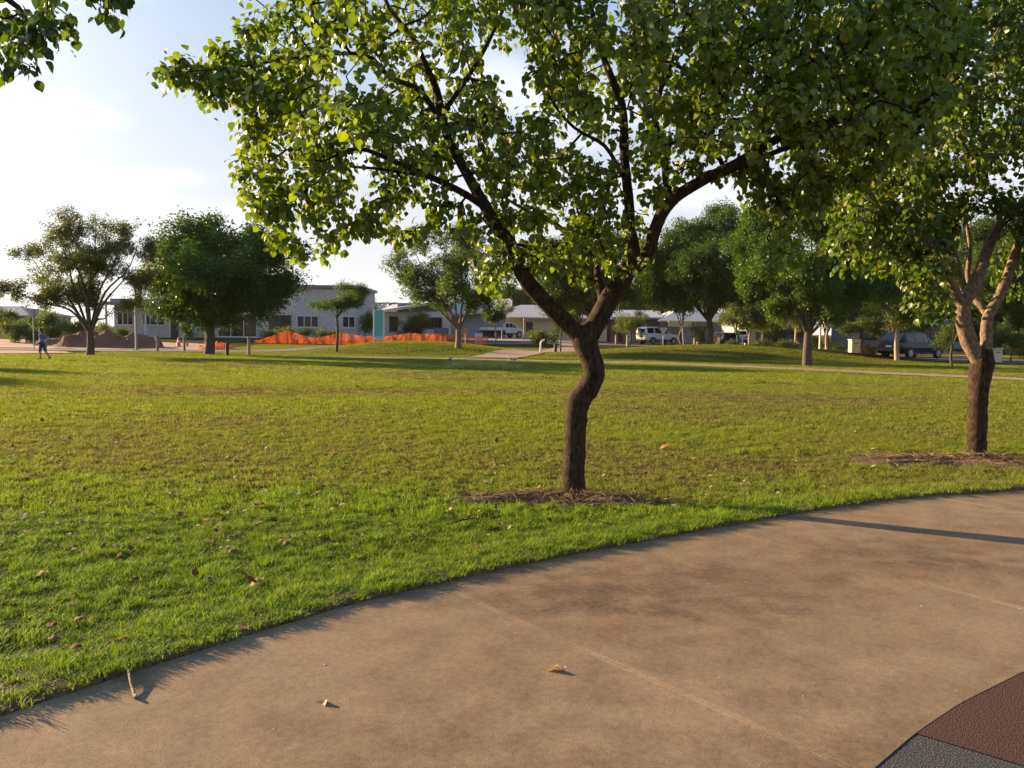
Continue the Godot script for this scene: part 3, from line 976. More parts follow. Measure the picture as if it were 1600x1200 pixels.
func make_overhang_tree() -> void:
	# stands beside the lawn to the west; one leafy bough reaches into view
	var r := RandomNumberGenerator.new()
	r.seed = 303
	var base := Vector3(-7.6, 0, -3.6)
	var c := base
	var trunk := {"p": smooth_path([c, c + Vector3(0.05, 0.7, 0), c + Vector3(0.12, 1.6, -0.1), c + Vector3(0.3, 2.3, -0.3)], 4), "r": []}
	for i in trunk.p.size(): trunk.r.append(lerpf(0.15, 0.11, float(i) / trunk.p.size()))
	var tip := at(60, 60, 6.6)
	var far_tip := at(150, 15, 6.5)
	var b0: Vector3 = trunk.p[-1]
	var bough := {"p": smooth_path([b0, b0 + Vector3(0.8, 0.8, -0.6), b0.lerp(tip, 0.55) + Vector3(0, 0.8, 0), tip + Vector3(-0.4, 0.35, 0.1), tip], 5), "r": []}
	var bough2 := {"p": smooth_path([b0.lerp(tip, 0.55) + Vector3(0, 0.8, 0), b0.lerp(far_tip, 0.75) + Vector3(0, 0.7, 0), far_tip + Vector3(-0.3, 0.3, 0), far_tip], 5), "r": []}
	var back := {"p": smooth_path([b0, b0 + Vector3(-0.8, 1.2, 0.4), b0 + Vector3(-1.5, 2.4, 0.8), b0 + Vector3(-2.0, 3.2, 0.6)], 5), "r": []}
	var up := {"p": smooth_path([b0, b0 + Vector3(0.2, 1.3, 0.5), b0 + Vector3(0.6, 2.6, 0.8)], 5), "r": []}
	for l in [[bough, 0.075, 0.012], [bough2, 0.03, 0.006], [back, 0.07, 0.02], [up, 0.07, 0.02]]:
		for i in l[0].p.size(): l[0].r.append(lerpf(l[1], l[2], float(i) / (l[0].p.size() - 1)))
	var limbs := [trunk, bough, bough2, back, up]
	var root := thing("shade_tree", base, 0.0, "shade tree whose leafy bough hangs into view against the bright sky", "tree")
	var w := Wood.new()
	wood_limbs(w, limbs)
	var targets := []
	for k in 20: targets.append(at(r.randf_range(-60, 60), r.randf_range(25, 112), 6.6 + r.randf_range(-0.4, 0.4)))
	for k in 13: targets.append(at(r.randf_range(50, 110), r.randf_range(-40, 75) , 6.6 + r.randf_range(-0.3, 0.3)))
	for k in 10: targets.append(at(r.randf_range(120, 195), r.randf_range(-45, 22), 6.5 + r.randf_range(-0.2, 0.2)))
	for k in 160:
		var d := Vector3(r.randfn(), r.randfn(), r.randfn()).normalized() * pow(r.randf(), 0.4)
		targets.append(base + Vector3(-0.6, 4.8, 0.3) + d * Vector3(2.6, 1.7, 2.6))
	wood_grow(w, targets, r, 0.3, 2.2)
	wood_thicken(w, 0.0035, 0.42)
	var light := func(_p: Vector3) -> float: return 0.2
	broad_leaf_tree(root, w, r, 13, Vector2(0.072, 0.115), Color(0.06, 0.095, 0.018), Color(0.17, 0.22, 0.03), 0.12, 300, light, [M.bark, M.bark, M.bark, M.bark, M.bark, M.bark], limbs, ["trunk", "limb", "limb", "limb", "limb"])

func far_tree(called: String, label: String, group: String, base: Vector3, fork: float, trunk_r: float, blobs: Array, per: float, clump_size: Vector2, cd: Color, cl: Color, sd: int, mat := "far_bark", lean := Vector3.ZERO, multi_stem := false) -> Node3D:
	# blobs: [centre, radii]; per: sprays per cubic metre
	var r := RandomNumberGenerator.new()
	r.seed = sd
	var root := thing(called, base, 0.0, label, "tree" if not called.contains("shrub") and not called.contains("bush") and not called.contains("hedge") else "shrub", group)
	var mid := Vector3.ZERO
	for b in blobs: mid += b[0]
	mid /= blobs.size()
	var top := base + Vector3(0, fork, 0) + lean
	var limbs := []
	var tp := [base - Vector3(0, 0.1, 0), base + Vector3(0, 0.12, 0), base + (top - base) * 0.5 + Vector3(r.randfn(), 0, r.randfn()) * 0.05 * fork, top]
	limbs.append({"p": smooth_path(tp, 3), "r": smooth_path([Vector3.RIGHT * trunk_r * 1.5, Vector3.RIGHT * trunk_r * 1.15, Vector3.RIGHT * trunk_r, Vector3.RIGHT * trunk_r * 0.85], 3).map(func(v): return v.x)})
	for b in blobs:
		var e: Vector3 = b[0]
		var p1 := top.lerp(e, 0.35) + Vector3(0, 0.08, 0) * top.distance_to(e) + Vector3(r.randfn(), 0, r.randfn()) * 0.15
		var p2 := top.lerp(e, 0.7) + Vector3(r.randfn(), r.randfn(), r.randfn()) * 0.15
		var q := smooth_path([top - Vector3(0, 0.12 * fork, 0), p1, p2, e], 4)
		var rr := []
		for i in q.size(): rr.append(lerpf(trunk_r * 0.42, trunk_r * 0.07, float(i) / (q.size() - 1)))
		limbs.append({"p": q, "r": rr})
	var w := Wood.new()
	wood_limbs(w, limbs)
	var targets := []
	for b in blobs:
		var rad: Vector3 = b[1]
		var n := int(clampf(per * 6.5 * rad.x * rad.y * rad.z, 16, 210))
		var got := 0
		# each bough carries several bunches
		var subs := []
		for k in 6:
			var sd_ := Vector3(r.randfn(), r.randfn(), r.randfn()).normalized()
			subs.append([b[0] + sd_ * rad * r.randf_range(0.35, 0.75), rad * r.randf_range(0.34, 0.56)])
		for k in n * 5:
			if got >= n: break
			var d := Vector3(r.randfn(), r.randfn(), r.randfn()).normalized() * pow(r.randf(), 0.36) * (1.0 if r.randf() < 0.85 else r.randf_range(1.0, 1.22))
			var sb: Array = subs[r.randi() % 6]
			var p: Vector3 = sb[0] + d * sb[1]
			if dry_fine.get_noise_3dv(p * 0.55) < -0.08: continue     # foliage grows in bunches with gaps between
			targets.append(p)
			got += 1
	wood_grow(w, targets, r, 0.6, top.y - 0.05)
	wood_thicken(w, 0.008, 0.42)
	for i in limbs.size():
		obj("trunk" if i == 0 else "limb", tube_mesh(limbs[i].p.map(func(v): return v - base), limbs[i].r, 9 if i == 0 else 6), M[mat], root)
	for i in w.pos.size(): w.pos[i] -= base
	tag(obj("twigs", twig_mesh(w, 3), M[mat], root), "", "", "", "stuff")
	var xf := []
	var col := PackedColorArray()
	for t in w.tips:
		var a: Vector3 = w.pos[t[1]]
		var e: Vector3 = w.pos[t[0]]
		for k in 4:
			var s := 0.72 * r.randf_range(clump_size.x, clump_size.y)
			var p := e if k == 0 else a.lerp(e, r.randf()) + Vector3(r.randfn(), r.randfn(), r.randfn()) * 0.3 * clump_size.x
			xf.append(Transform3D(Basis(Vector3(r.randfn(), r.randfn(), r.randfn()).normalized(), r.randf() * 1.2) * Basis(Vector3.UP, r.randf() * TAU) * s, p))
			var c := cd.lerp(cl, clampf(0.4 + r.randfn() * 0.3, 0.0, 1.0)) * r.randf_range(0.85, 1.15)
			col.append(Color(c.r, c.g, c.b))
	tag(multi("crown", clump_meshes[sd % 4], M.leaf, xf, col, root), "", "", "", "stuff")
	return root

func blobs_px(list: Array, depth: float) -> Array:
	var out := []
	var k := depth / F
	for i in list.size():
		var b: Array = list[i]
		var rz: float = 0.5 * (b[2] + b[3]) * k
		out.append([at(b[0], b[1], depth + (fmod(i * 0.618, 1.0) - 0.5) * rz * 1.1), Vector3(b[2] * k, b[3] * k, rz)])
	return out

func make_far_trees() -> void:
	var row := "trees along the far side of the lawn"
	var G1 := Color(0.055, 0.10, 0.018)
	var G2 := Color(0.14, 0.20, 0.03)
	far_tree("lawn_tree", "thinly leaved olive-brown tree with spreading limbs, near the walking person", row, stand(141, 46.7), 1.3, 0.19, blobs_px([[130, 405, 70, 50], [62, 440, 52, 38], [205, 425, 42, 55], [110, 468, 80, 28], [150, 358, 60, 30], [20, 452, 32, 32], [95, 375, 40, 28], [190, 370, 36, 30], [45, 395, 26, 22], [180, 480, 50, 22], [100, 350, 34, 22], [120, 430, 60, 40], [160, 395, 50, 40], [215, 385, 26, 30]], 46.7), 1.3, Vector2(0.55, 0.95), Color(0.09, 0.105, 0.03), Color(0.20, 0.20, 0.06), 401)
	far_tree("lawn_tree", "dense dark green round-crowned tree in front of the white house", row, stand(327, 50.3), 2.0, 0.27, blobs_px([[340, 420, 90, 60], [288, 392, 52, 44], [422, 442, 56, 48], [258, 440, 38, 45], [345, 472, 105, 30], [390, 395, 60, 45], [320, 365, 50, 26], [270, 470, 35, 30], [430, 405, 44, 34], [380, 370, 46, 26], [300, 425, 60, 50], [395, 455, 60, 40], [455, 455, 26, 32]], 50.3), 2.6, Vector2(0.95, 1.5), Color(0.045, 0.095, 0.018), Color(0.11, 0.18, 0.03), 402)
	far_tree("lawn_tree", "small slender tree with a flat light crown before the orange netting", row, stand(526, 55.0), 2.4, 0.085, blobs_px([[530, 466, 36, 15], [502, 474, 20, 12], [561, 462, 18, 14], [535, 450, 26, 10], [568, 455, 12, 8], [545, 472, 26, 10]], 55.0), 9.0, Vector2(0.5, 0.85), G1, G2, 403)
	far_tree("lawn_tree", "bright green tree with pale forked trunk growing on the grass mound", row, stand(716, 57.0), 1.3, 0.2, blobs_px([[700, 430, 62, 42], [634, 420, 40, 34], [655, 460, 44, 22], [762, 450, 55, 42], [722, 385, 66, 36], [646, 388, 30, 24], [690, 470, 40, 20], [790, 410, 40, 40]], 57.0), 1.5, Vector2(0.7, 1.15), Color(0.075, 0.125, 0.02), Color(0.18, 0.25, 0.04), 404, "pale_bark")
	far_tree("sapling", "thin dark-stemmed sapling beside the driveway of the white utility truck", "", stand(772, 72.0), 2.0, 0.05, blobs_px([[772, 492, 26, 18], [758, 500, 16, 12], [786, 486, 15, 14]], 72.0), 7.0, Vector2(0.45, 0.8), G1, G2, 405)
	far_tree("lawn_tree", "leafy tree standing behind the kinked trunk of the shade tree", row, stand(930, 66.0), 1.7, 0.2, blobs_px([[868, 432, 56, 44], [938, 415, 58, 54], [850, 398, 44, 36], [905, 468, 70, 22], [968, 450, 44, 38], [900, 378, 50, 34], [970, 388, 44, 38]], 66.0), 2.4, Vector2(0.8, 1.3), G1, G2, 406)
	far_tree("street_tree", "small rounded yellow-green tree beside the white off-road wagon", "", stand(984, 84.0), 1.5, 0.09, blobs_px([[984, 500, 25, 17], [970, 508, 14, 12], [1000, 496, 14, 14]], 84.0), 6.0, Vector2(0.5, 0.85), Color(0.12, 0.15, 0.03), Color(0.24, 0.26, 0.06), 407)
	far_tree("lawn_tree", "dark green tree with spreading low limbs on the shaded grass mound", row, stand(1107, 60.0), 1.9, 0.22, blobs_px([[1110, 415, 70, 50], [1040, 445, 46, 44], [1152, 440, 48, 46], [1105, 372, 48, 26], [1020, 420, 36, 34], [1080, 470, 44, 20], [1160, 395, 40, 30], [1065, 385, 50, 36], [1140, 365, 46, 28], [1015, 400, 36, 40], [1090, 430, 60, 45], [1185, 425, 44, 50], [1125, 340, 44, 24], [1180, 370, 40, 40]], 60.0), 2.0, Vector2(0.8, 1.3), Color(0.045, 0.095, 0.018), Color(0.11, 0.18, 0.03), 408)
	far_tree("lawn_tree", "big leafy tree with a dark trunk at the foot of the shaded mound", row, stand(1262, 43.6), 1.7, 0.22, blobs_px([[1262, 405, 80, 66], [1200, 440, 52, 46], [1330, 430, 70, 56], [1272, 345, 72, 42], [1185, 395, 46, 46], [1300, 475, 60, 28], [1230, 470, 50, 22], [1370, 395, 50, 50], [1330, 335, 66, 46], [1250, 305, 66, 36], [1410, 410, 46, 60], [1200, 345, 46, 38]], 43.6), 2.6, Vector2(0.75, 1.2), Color(0.055, 0.115, 0.018), Color(0.13, 0.22, 0.03), 409)
	far_tree("street_tree", "pale-trunked tree growing right in front of the dark blue car", "", stand(1402, 51.0), 2.0, 0.13, blobs_px([[1420, 480, 56, 34], [1372, 464, 44, 36], [1452, 460, 44, 40], [1400, 497, 44, 18], [1420, 410, 70, 46], [1370, 395, 50, 44], [1470, 410, 46, 42], [1420, 360, 60, 36]], 51.0), 2.4, Vector2(0.6, 1.0), Color(0.075, 0.11, 0.02), Color(0.17, 0.20, 0.04), 410, "orange_bark")
	far_tree("street_tree", "young leafy tree beside the front end of the dark blue car", "", stand(1488, 46.0), 1.1, 0.07, blobs_px([[1485, 505, 26, 28], [1502, 462, 40, 36], [1474, 530, 12, 14], [1530, 430, 44, 40], [1490, 415, 40, 36]], 46.0), 3.5, Vector2(0.45, 0.8), Color(0.08, 0.12, 0.02), Color(0.17, 0.22, 0.04), 411)
	var pale := "pale-stemmed trees in the front gardens"
	for d in [[1173, 70.0, 1170, 490, 42, 28, 412, "slim tree with a bright orange-tan stem over low sunlit shrubs"], [1243, 72.0, 1245, 497, 34, 26, 413, "slim tan-stemmed tree in front of the grey house's dark window"], [1293, 62.0, 1296, 492, 34, 30, 414, "slim orange-stemmed tree beside the short white pole"], [1192, 78.0, 1200, 500, 30, 20, 415, "slim tan-stemmed tree before the hedge of the grey house"]]:
		far_tree("garden_tree", d[7], pale, stand(d[0], d[1]), 2.1, 0.10, blobs_px([[d[2], d[3], d[4], d[5]], [d[2] - 12, d[3] + 8, d[4] * 0.7, d[5] * 0.6], [d[2] + 16, d[3] - 6, d[4] * 0.6, d[5] * 0.7]], d[1]), 2.2, Vector2(0.6, 1.0), Color(0.09, 0.12, 0.025), Color(0.19, 0.22, 0.05), d[6], "orange_bark")
	var back := "tall trees behind the houses"
	var back_labels := {421: "tall tree rising behind the cream letterbox pillar", 422: "tall tree directly behind the dark blue car and its hedge", 423: "tall tree behind the limbs of the pale forked shade tree", 424: "tall tree over the bamboo-like hedge", 433: "tree standing behind the white off-road wagon", 434: "tall tree behind the short white pole", 435: "tall tree beside the tail of the dark blue car", 436: "tree behind the white hatchback", 437: "tree behind the sandy track and squat dark bollard", 426: "broad tree over the roof of the grey house with white posts", 427: "tree above the light roof of the house with maroon pillars", 428: "tree behind the ridge of the cream hip-roofed house", 429: "tree at the back of the driveway with the white utility truck", 430: "tree rising behind the blue-grey house with the sloping roof", 432: "small tree beside the brick-red house under the palms"}
	for d in [[1345, 84.0, 1340, 420, 95, 75, 421], [1440, 78.0, 1445, 415, 80, 80, 422], [1545, 74.0, 1545, 410, 85, 105, 423], [1620, 66.0, 1615, 425, 80, 110, 424], [1215, 98.0, 1215, 445, 80, 55, 426], [1065, 96.0, 1060, 430, 60, 60, 433], [1290, 70.0, 1295, 400, 80, 85, 434], [1395, 66.0, 1395, 420, 75, 80, 435], [1150, 88.0, 1140, 425, 60, 60, 436], [905, 92.0, 900, 445, 55, 45, 437], [1000, 125.0, 1000, 468, 60, 30, 427], [860, 130.0, 860, 470, 50, 26, 428], [800, 128.0, 805, 472, 50, 26, 429], [745, 126.0, 740, 474, 44, 24, 430], [575, 120.0, 575, 490, 26, 24, 432]]:
		far_tree("garden_tree", back_labels[d[6]], back, stand(d[0], d[1]), 1.6, 0.2, blobs_px([[d[2], d[3], d[4] * 0.75, d[5] * 0.8], [d[2] - d[4] * 0.5, d[3] + d[5] * 0.3, d[4] * 0.5, d[5] * 0.55], [d[2] + d[4] * 0.5, d[3] + d[5] * 0.25, d[4] * 0.5, d[5] * 0.6], [d[2], d[3] + d[5] * 0.6, d[4] * 0.8, d[5] * 0.4], [d[2] + d[4] * 0.2, d[3] - d[5] * 0.35, d[4] * 0.55, d[5] * 0.5]], d[1]), 1.3, Vector2(1.2, 1.9), Color(0.05, 0.095, 0.018), Color(0.13, 0.18, 0.035), d[6])
	# trees west of the lawn, out of view, that throw the long shadows at its edge
	for d in [[Vector3(-40.5, 0, -41.5), 7.6, 441, "taller round tree west of the lawn that throws a long shadow across the grass"], [Vector3(-34.5, 0, -34.5), 6.6, 442, "smaller round tree west of the lawn that throws a long shadow across the grass"]]:
		var b: Vector3 = d[0]
		far_tree("lawn_tree", d[3], row, b, 2.0, 0.22, [[b + Vector3(0, d[1] * 0.62, 0), Vector3(2.4, 1.8, 2.4)], [b + Vector3(1.4, d[1] * 0.55, 0.8), Vector3(1.6, 1.2, 1.6)], [b + Vector3(-1.4, d[1] * 0.6, -0.6), Vector3(1.6, 1.3, 1.6)], [b + Vector3(0.2, d[1] * 0.86, 0), Vector3(1.4, 0.9, 1.4)]], 2.2, Vector2(0.9, 1.4), G1, G2, d[2])

func make_shrubs() -> void:
	# [px, depth, [blob px, py, rx, ry]..., label, group, dark, light, seed]
	var yg := [Color(0.075, 0.11, 0.027), Color(0.165, 0.20, 0.045)]     # one garden green for them all
	var dg := yg
	var gg := yg
	var list := [
		[42, 70.0, [[38, 522, 24, 17], [22, 515, 20, 20]], "bushy grey-green shrub on the bare dirt behind the triangular sign", "", gg, 501],
		[100, 74.0, [[95, 508, 34, 20], [70, 500, 26, 18], [125, 505, 25, 18]], "loose green thicket behind the heap of red soil", "", yg, 502],
		[160, 76.0, [[160, 515, 12, 14]], "dark shrub at the corner of the white house", "", dg, 503],
		[190, 77.0, [[192, 520, 14, 10]], "feathery low shrub under a window of the white house", "", yg, 504],
		[293, 78.0, [[293, 515, 7, 16]], "narrow upright dark shrub beside the black door", "", dg, 505],
		[430, 77.0, [[425, 522, 28, 9], [450, 520, 14, 9]], "low dark shrubs along the recessed wall of the white house", "", dg, 506],
		[500, 78.0, [[500, 521, 26, 7], [475, 518, 9, 9], [528, 521, 14, 6]], "row of low dark plants under the wide window", "", dg, 507],
		[571, 82.0, [[571, 505, 12, 22]], "tall narrow hedge between the two houses", "", yg, 508],
		[655, 84.0, [[648, 505, 24, 16], [668, 500, 18, 15], [630, 510, 16, 14]], "tropical shrubs in front of the grey house", "", dg, 509],
		[852, 76.0, [[852, 522, 24, 14], [840, 530, 15, 10], [866, 518, 14, 12]], "round leafy shrub behind the curved white hoop", "", yg, 510],
		[1090, 82.0, [[1095, 522, 18, 14]], "dark bush beside the leaning pole", "", dg, 511],
		[1140, 64.0, [[1142, 541, 14, 7]], "spiky low plant at the edge of the garden bed", "", yg, 512],
		[1205, 66.0, [[1198, 541, 22, 8], [1230, 543, 20, 8]], "low mixed garden shrubs behind the grassy mound", "", yg, 513],
		[1262, 66.0, [[1252, 548, 18, 8], [1270, 540, 14, 12]], "mixed low shrubs around the white pole", "", yg, 514],
		[1318, 74.0, [[1310, 545, 12, 9], [1355, 545, 10, 12]], "dark strappy plants either side of the white letterbox pillar", "", dg, 515],
		[1360, 64.0, [[1358, 552, 8, 10]], "rusty low bush behind the tail of the dark blue car", "", [Color(0.14, 0.09, 0.04), Color(0.22, 0.15, 0.07)], 516],
		[1580, 56.0, [[1578, 525, 26, 22], [1600, 530, 25, 24], [1560, 535, 14, 14]], "tall bamboo-like hedge beside the small cream pillar", "", yg, 517],
		[1380, 76.0, [[1385, 512, 34, 18], [1430, 508, 30, 20], [1340, 512, 26, 18]], "dense hedge behind the dark blue car", "", dg, 518],
		[1500, 80.0, [[1505, 520, 40, 22]], "broad hedge behind the pale forked tree", "", dg, 519],
		[1210, 82.0, [[1215, 522, 40, 14]], "low hedge in front of the grey-posted house", "", dg, 520],
		[8, 92.0, [[5, 498, 30, 14], [-30, 495, 40, 18]], "hazy line of low trees at the far end of the dirt lot", "", gg, 521],
	]
	for d in list:
		var b := stand(d[0], d[1])
		far_tree("shrub", d[3], d[4], b, 0.25, 0.05, blobs_px(d[2], d[1]), 5.0, Vector2(0.6, 1.05), d[5][0], d[5][1], d[6])
	# two palms over the roofs
	for d in [[592, 132.0], [611, 130.0]]:
		var b := stand(d[0], d[1])
		var top := at(d[0], 476, d[1]) - b
		var t := thing("palm_tree", b, 0.0, "palm tree with arching fronds above the roofs behind the teal sign", "tree", "palms above the roofs")
		obj("trunk", tube_mesh([Vector3(0, -0.1, 0), top * 0.5, top], [0.18, 0.14, 0.11], 8), M.far_bark, t)
		for k in 11:
			var a: float = TAU * k / 11.0 + d[0]
			var o := Vector3(cos(a), 0, sin(a))
			var st := new_st()
			var sp := []
			for s in 8:
				var u := s / 7.0
				sp.append(top + o * 1.5 * u + Vector3(0, 1.1 * u - 1.5 * u * u * u, 0))
			var side := o.cross(Vector3.UP)
			for s in 7:
				for sg in [-1.0, 1.0]:
					var wv: float = 0.32 * sin(PI * (s + 0.6) / 7.6)
					face(st, [sp[s], sp[s + 1], sp[s + 1] + (side * sg - Vector3(0, 0.6, 0)) * wv], Vector3.UP)
					face(st, [sp[s], sp[s].lerp(sp[s + 1], 0.5), sp[s] + (side * sg - Vector3(0, 0.7, 0)) * wv * 0.9], Vector3.UP)
			obj("frond", st.commit(), M.palm, t)

# ---------------------------------------------------------------- ground and paving
func dryness(x: float, z: float) -> float:
	var d := -z
	var n := dry_noise.get_noise_2d(x * 0.8, z * 1.7) + 0.35 * dry_fine.get_noise_2d(x, z)
	var v := 0.09 + 0.9 * n + 0.20 * smoothstep(7.0, 13.0, d) - 0.12 * smoothstep(24.0, 34.0, d)
	if d < 8.0: v -= 0.15
	# the worn brown patches behind the kinked trunk and along the middle of the lawn
	v += 0.3 * smoothstep(1.2, 0.2, pow((x - 3.2) / 3.2, 2.0) + pow((z + 11.5) / 1.6, 2.0))
	v += 0.40 * smoothstep(1.3, 0.2, pow((x + 6.5) / 7.0, 2.0) + pow((z + 21.5) / 2.6, 2.0))
	v += 0.25 * smoothstep(1.3, 0.2, pow((x - 4.0) / 5.0, 2.0) + pow((z + 22.0) / 3.0, 2.0))
	return clampf(v, 0.0, 1.0)

func grid_lines(inner0: float, inner1: float, step: float, out0: float, out1: float) -> PackedFloat32Array:
	var a := []
	var v := inner0
	while v <= inner1:
		a.append(v)
		v += step
	var s := step
	v = a[-1]
	while v < out1:
		s *= 1.6
		v = minf(v + s, out1)
		a.append(v)
	s = step
	v = a[0]
	while v > out0:
		s *= 1.6
		v = maxf(v - s, out0)
		a.push_front(v)
	return PackedFloat32Array(a)

func make_ground() -> void:
	var xs := grid_lines(-60.0, 60.0, 1.25, -2500.0, 2500.0)
	var zs := grid_lines(-110.0, 10.0, 1.25, -3000.0, 400.0)
	var pos := PackedVector3Array()
	var nrm := PackedVector3Array()
	var col := PackedColorArray()
	for z in zs:
		for x in xs:
			var y := gy(x, z)
			pos.append(Vector3(x, y, z))
			nrm.append(Vector3(gy(x - 0.3, z) - gy(x + 0.3, z), 0.6, gy(x, z - 0.3) - gy(x, z + 0.3)).normalized())
			var dr := dryness(x, z)
			var c := Color(0.07, 0.078, 0.018).lerp(Color(0.12, 0.095, 0.048), dr)
			col.append(c)
	var idx := PackedInt32Array()
	var n := xs.size()
	for j in zs.size() - 1:
		for i in n - 1:
			var a := j * n + i
			idx.append_array(PackedInt32Array([a, a + 1, a + n + 1, a, a + n + 1, a + n]))
	var arr := []
	arr.resize(Mesh.ARRAY_MAX)
	arr[Mesh.ARRAY_VERTEX] = pos; arr[Mesh.ARRAY_NORMAL] = nrm; arr[Mesh.ARRAY_COLOR] = col; arr[Mesh.ARRAY_INDEX] = idx
	var me := ArrayMesh.new()
	me.add_surface_from_arrays(Mesh.PRIMITIVE_TRIANGLES, arr)
	tag(obj("ground", me, M.ground), "wide lawn ground rising to low grassy mounds", "ground", "", "structure")

func flat_sheet(poly: PackedVector2Array, y: float) -> ArrayMesh:
	var st := new_st()
	var ix := Geometry2D.triangulate_polygon(poly)
	for i in range(0, ix.size(), 3):
		face(st, [Vector3(poly[ix[i]].x, y, poly[ix[i]].y), Vector3(poly[ix[i + 1]].x, y, poly[ix[i + 1]].y), Vector3(poly[ix[i + 2]].x, y, poly[ix[i + 2]].y)], Vector3.UP)
	return st.commit()

func resample(pts: Array, n: int) -> Array:
	var len := [0.0]
	for i in range(1, pts.size()): len.append(len[-1] + pts[i].distance_to(pts[i - 1]))
	var out := []
	for k in n + 1:
		var t: float = len[-1] * k / n
		var i := 1
		while i < pts.size() - 1 and len[i] < t: i += 1
		out.append(pts[i - 1].lerp(pts[i], (t - len[i - 1]) / maxf(len[i] - len[i - 1], 1e-6)))
	return out

func make_path() -> void:
	# the slabs run between the lawn's edge and the edge of the playground's rubber
	var outer := [
		[Vector2(-3.4, 0.6), Vector2(-3.0, -1.2), Vector2(-2.5, -2.6)],
		[Vector2(-2.5, -2.6), Vector2(-2.06, -3.39), Vector2(-1.73, -3.84), Vector2(-1.31, -4.39), Vector2(-0.95, -4.82), Vector2(-0.45, -5.27)],
		[Vector2(-0.45, -5.27), Vector2(0.02, -5.68), Vector2(0.5, -6.06), Vector2(0.99, -6.42), Vector2(1.68, -6.92)],
		[Vector2(1.68, -6.92), Vector2(2.23, -7.31), Vector2(2.95, -7.79), Vector2(3.73, -8.22), Vector2(4.2, -8.43)],
		[Vector2(4.2, -8.43), Vector2(5.33, -8.83), Vector2(6.4, -9.1), Vector2(7.4, -9.3)],
		[Vector2(7.4, -9.3), Vector2(9.0, -9.5), Vector2(11.0, -9.6), Vector2(14.0, -9.6)]]
	var inner := [
		[Vector2(0.0, 0.6), Vector2(0.2, -0.7), Vector2(0.45, -1.6)],
		[Vector2(0.45, -1.6), Vector2(0.75, -2.2), Vector2(1.05, -2.7), Vector2(1.30, -3.01)],
		[Vector2(1.30, -3.01), Vector2(1.63, -3.34), Vector2(1.95, -3.62), Vector2(2.45, -3.99), Vector2(3.3, -4.5)],
		[Vector2(3.3, -4.5), Vector2(4.2, -4.9), Vector2(5.2, -5.2), Vector2(6.0, -5.38)],
		[Vector2(6.0, -5.38), Vector2(7.2, -5.56), Vector2(8.4, -5.66)],
		[Vector2(8.4, -5.66), Vector2(10.0, -5.75), Vector2(14.0, -5.8)]]
	for a in outer:
		for p in a:
			if edge_pts.is_empty() or edge_pts[-1].distance_to(p) > 0.01: edge_pts.append(p)
	var path := Node3D.new()
	path.name = "concrete_path"
	add_child(path)
	tag(path, "curving tan concrete path of large slabs beside the lawn", "path", "", "structure")
	var base_poly := PackedVector2Array()
	for a in outer:
		for p in a: base_poly.append(p + Vector2(0.012, 0.012))
	for i in range(inner.size() - 1, -1, -1):
		for k in range(inner[i].size() - 1, -1, -1): base_poly.append(inner[i][k])
	var cleaned := PackedVector2Array()
	for p in base_poly:
		if cleaned.is_empty() or cleaned[-1].distance_to(p) > 0.01: cleaned.append(p)
	obj("joint_bed", flat_sheet(cleaned, 0.004), M.tan_path, path)
	for s in outer.size():
		var o := resample(outer[s], 24)
		var n := resample(inner[s], 24)
		var st := new_st()
		var top := 0.014
		var rows := []
		for k in 25:
			rows.append([o[k], n[k]])
		# the joint edges draw back a little and wander, as hand-tooled edges do
		for e in [0, 24]:
			var inward: Vector2 = (rows[1][0] - rows[0][0]).normalized() if e == 0 else (rows[23][0] - rows[24][0]).normalized()
			rows[e] = [rows[e][0] + inward * 0.0042, rows[e][1] + inward * 0.0042]
		for k in 24:
			for c in 12:
				var q := []
				for e in [[k, c], [k + 1, c], [k + 1, c + 1], [k, c + 1]]:
					var p: Vector2 = rows[e[0]][0].lerp(rows[e[0]][1], e[1] / 12.0)
					q.append(Vector3(p.x, top, p.y))
				face(st, q, Vector3.UP)
		for e in [0, 24]:
			var outw: Vector2 = (rows[0][0] - rows[1][0]).normalized() if e == 0 else (rows[24][0] - rows[23][0]).normalized()
			for c in 12:
				var a: Vector2 = rows[e][0].lerp(rows[e][1], c / 12.0)
				var b: Vector2 = rows[e][0].lerp(rows[e][1], (c + 1) / 12.0)
				face(st, [Vector3(a.x, top, a.y), Vector3(b.x, top, b.y), Vector3(b.x, top - 0.005, b.y) + Vector3(outw.x, 0, outw.y) * 0.005, Vector3(a.x, top - 0.005, a.y) + Vector3(outw.x, 0, outw.y) * 0.005], Vector3(outw.x, 1, outw.y))
				face(st, [Vector3(a.x, top - 0.005, a.y) + Vector3(outw.x, 0, outw.y) * 0.005, Vector3(b.x, top - 0.005, b.y) + Vector3(outw.x, 0, outw.y) * 0.005, Vector3(b.x, -0.08, b.y) + Vector3(outw.x, 0, outw.y) * 0.005, Vector3(a.x, -0.08, a.y) + Vector3(outw.x, 0, outw.y) * 0.005], Vector3(outw.x, 0, outw.y))
		for side in 2:
			for k in 24:
				var a: Vector2 = rows[k][side]
				var b: Vector2 = rows[k + 1][side]
				var ow: Vector2 = rows[k][side] - rows[k][1 - side]
				face(st, [Vector3(a.x, top, a.y), Vector3(b.x, top, b.y), Vector3(b.x, -0.08, b.y), Vector3(a.x, -0.08, a.y)], Vector3(ow.x, 0, ow.y))
		obj("slab", st.commit(), M.concrete, path)
	# the turf stands a few centimetres above the concrete on its own dark thatch
	var bank := new_st()
	var ep := resample(Array(edge_pts), 220)
	var rows2 := []
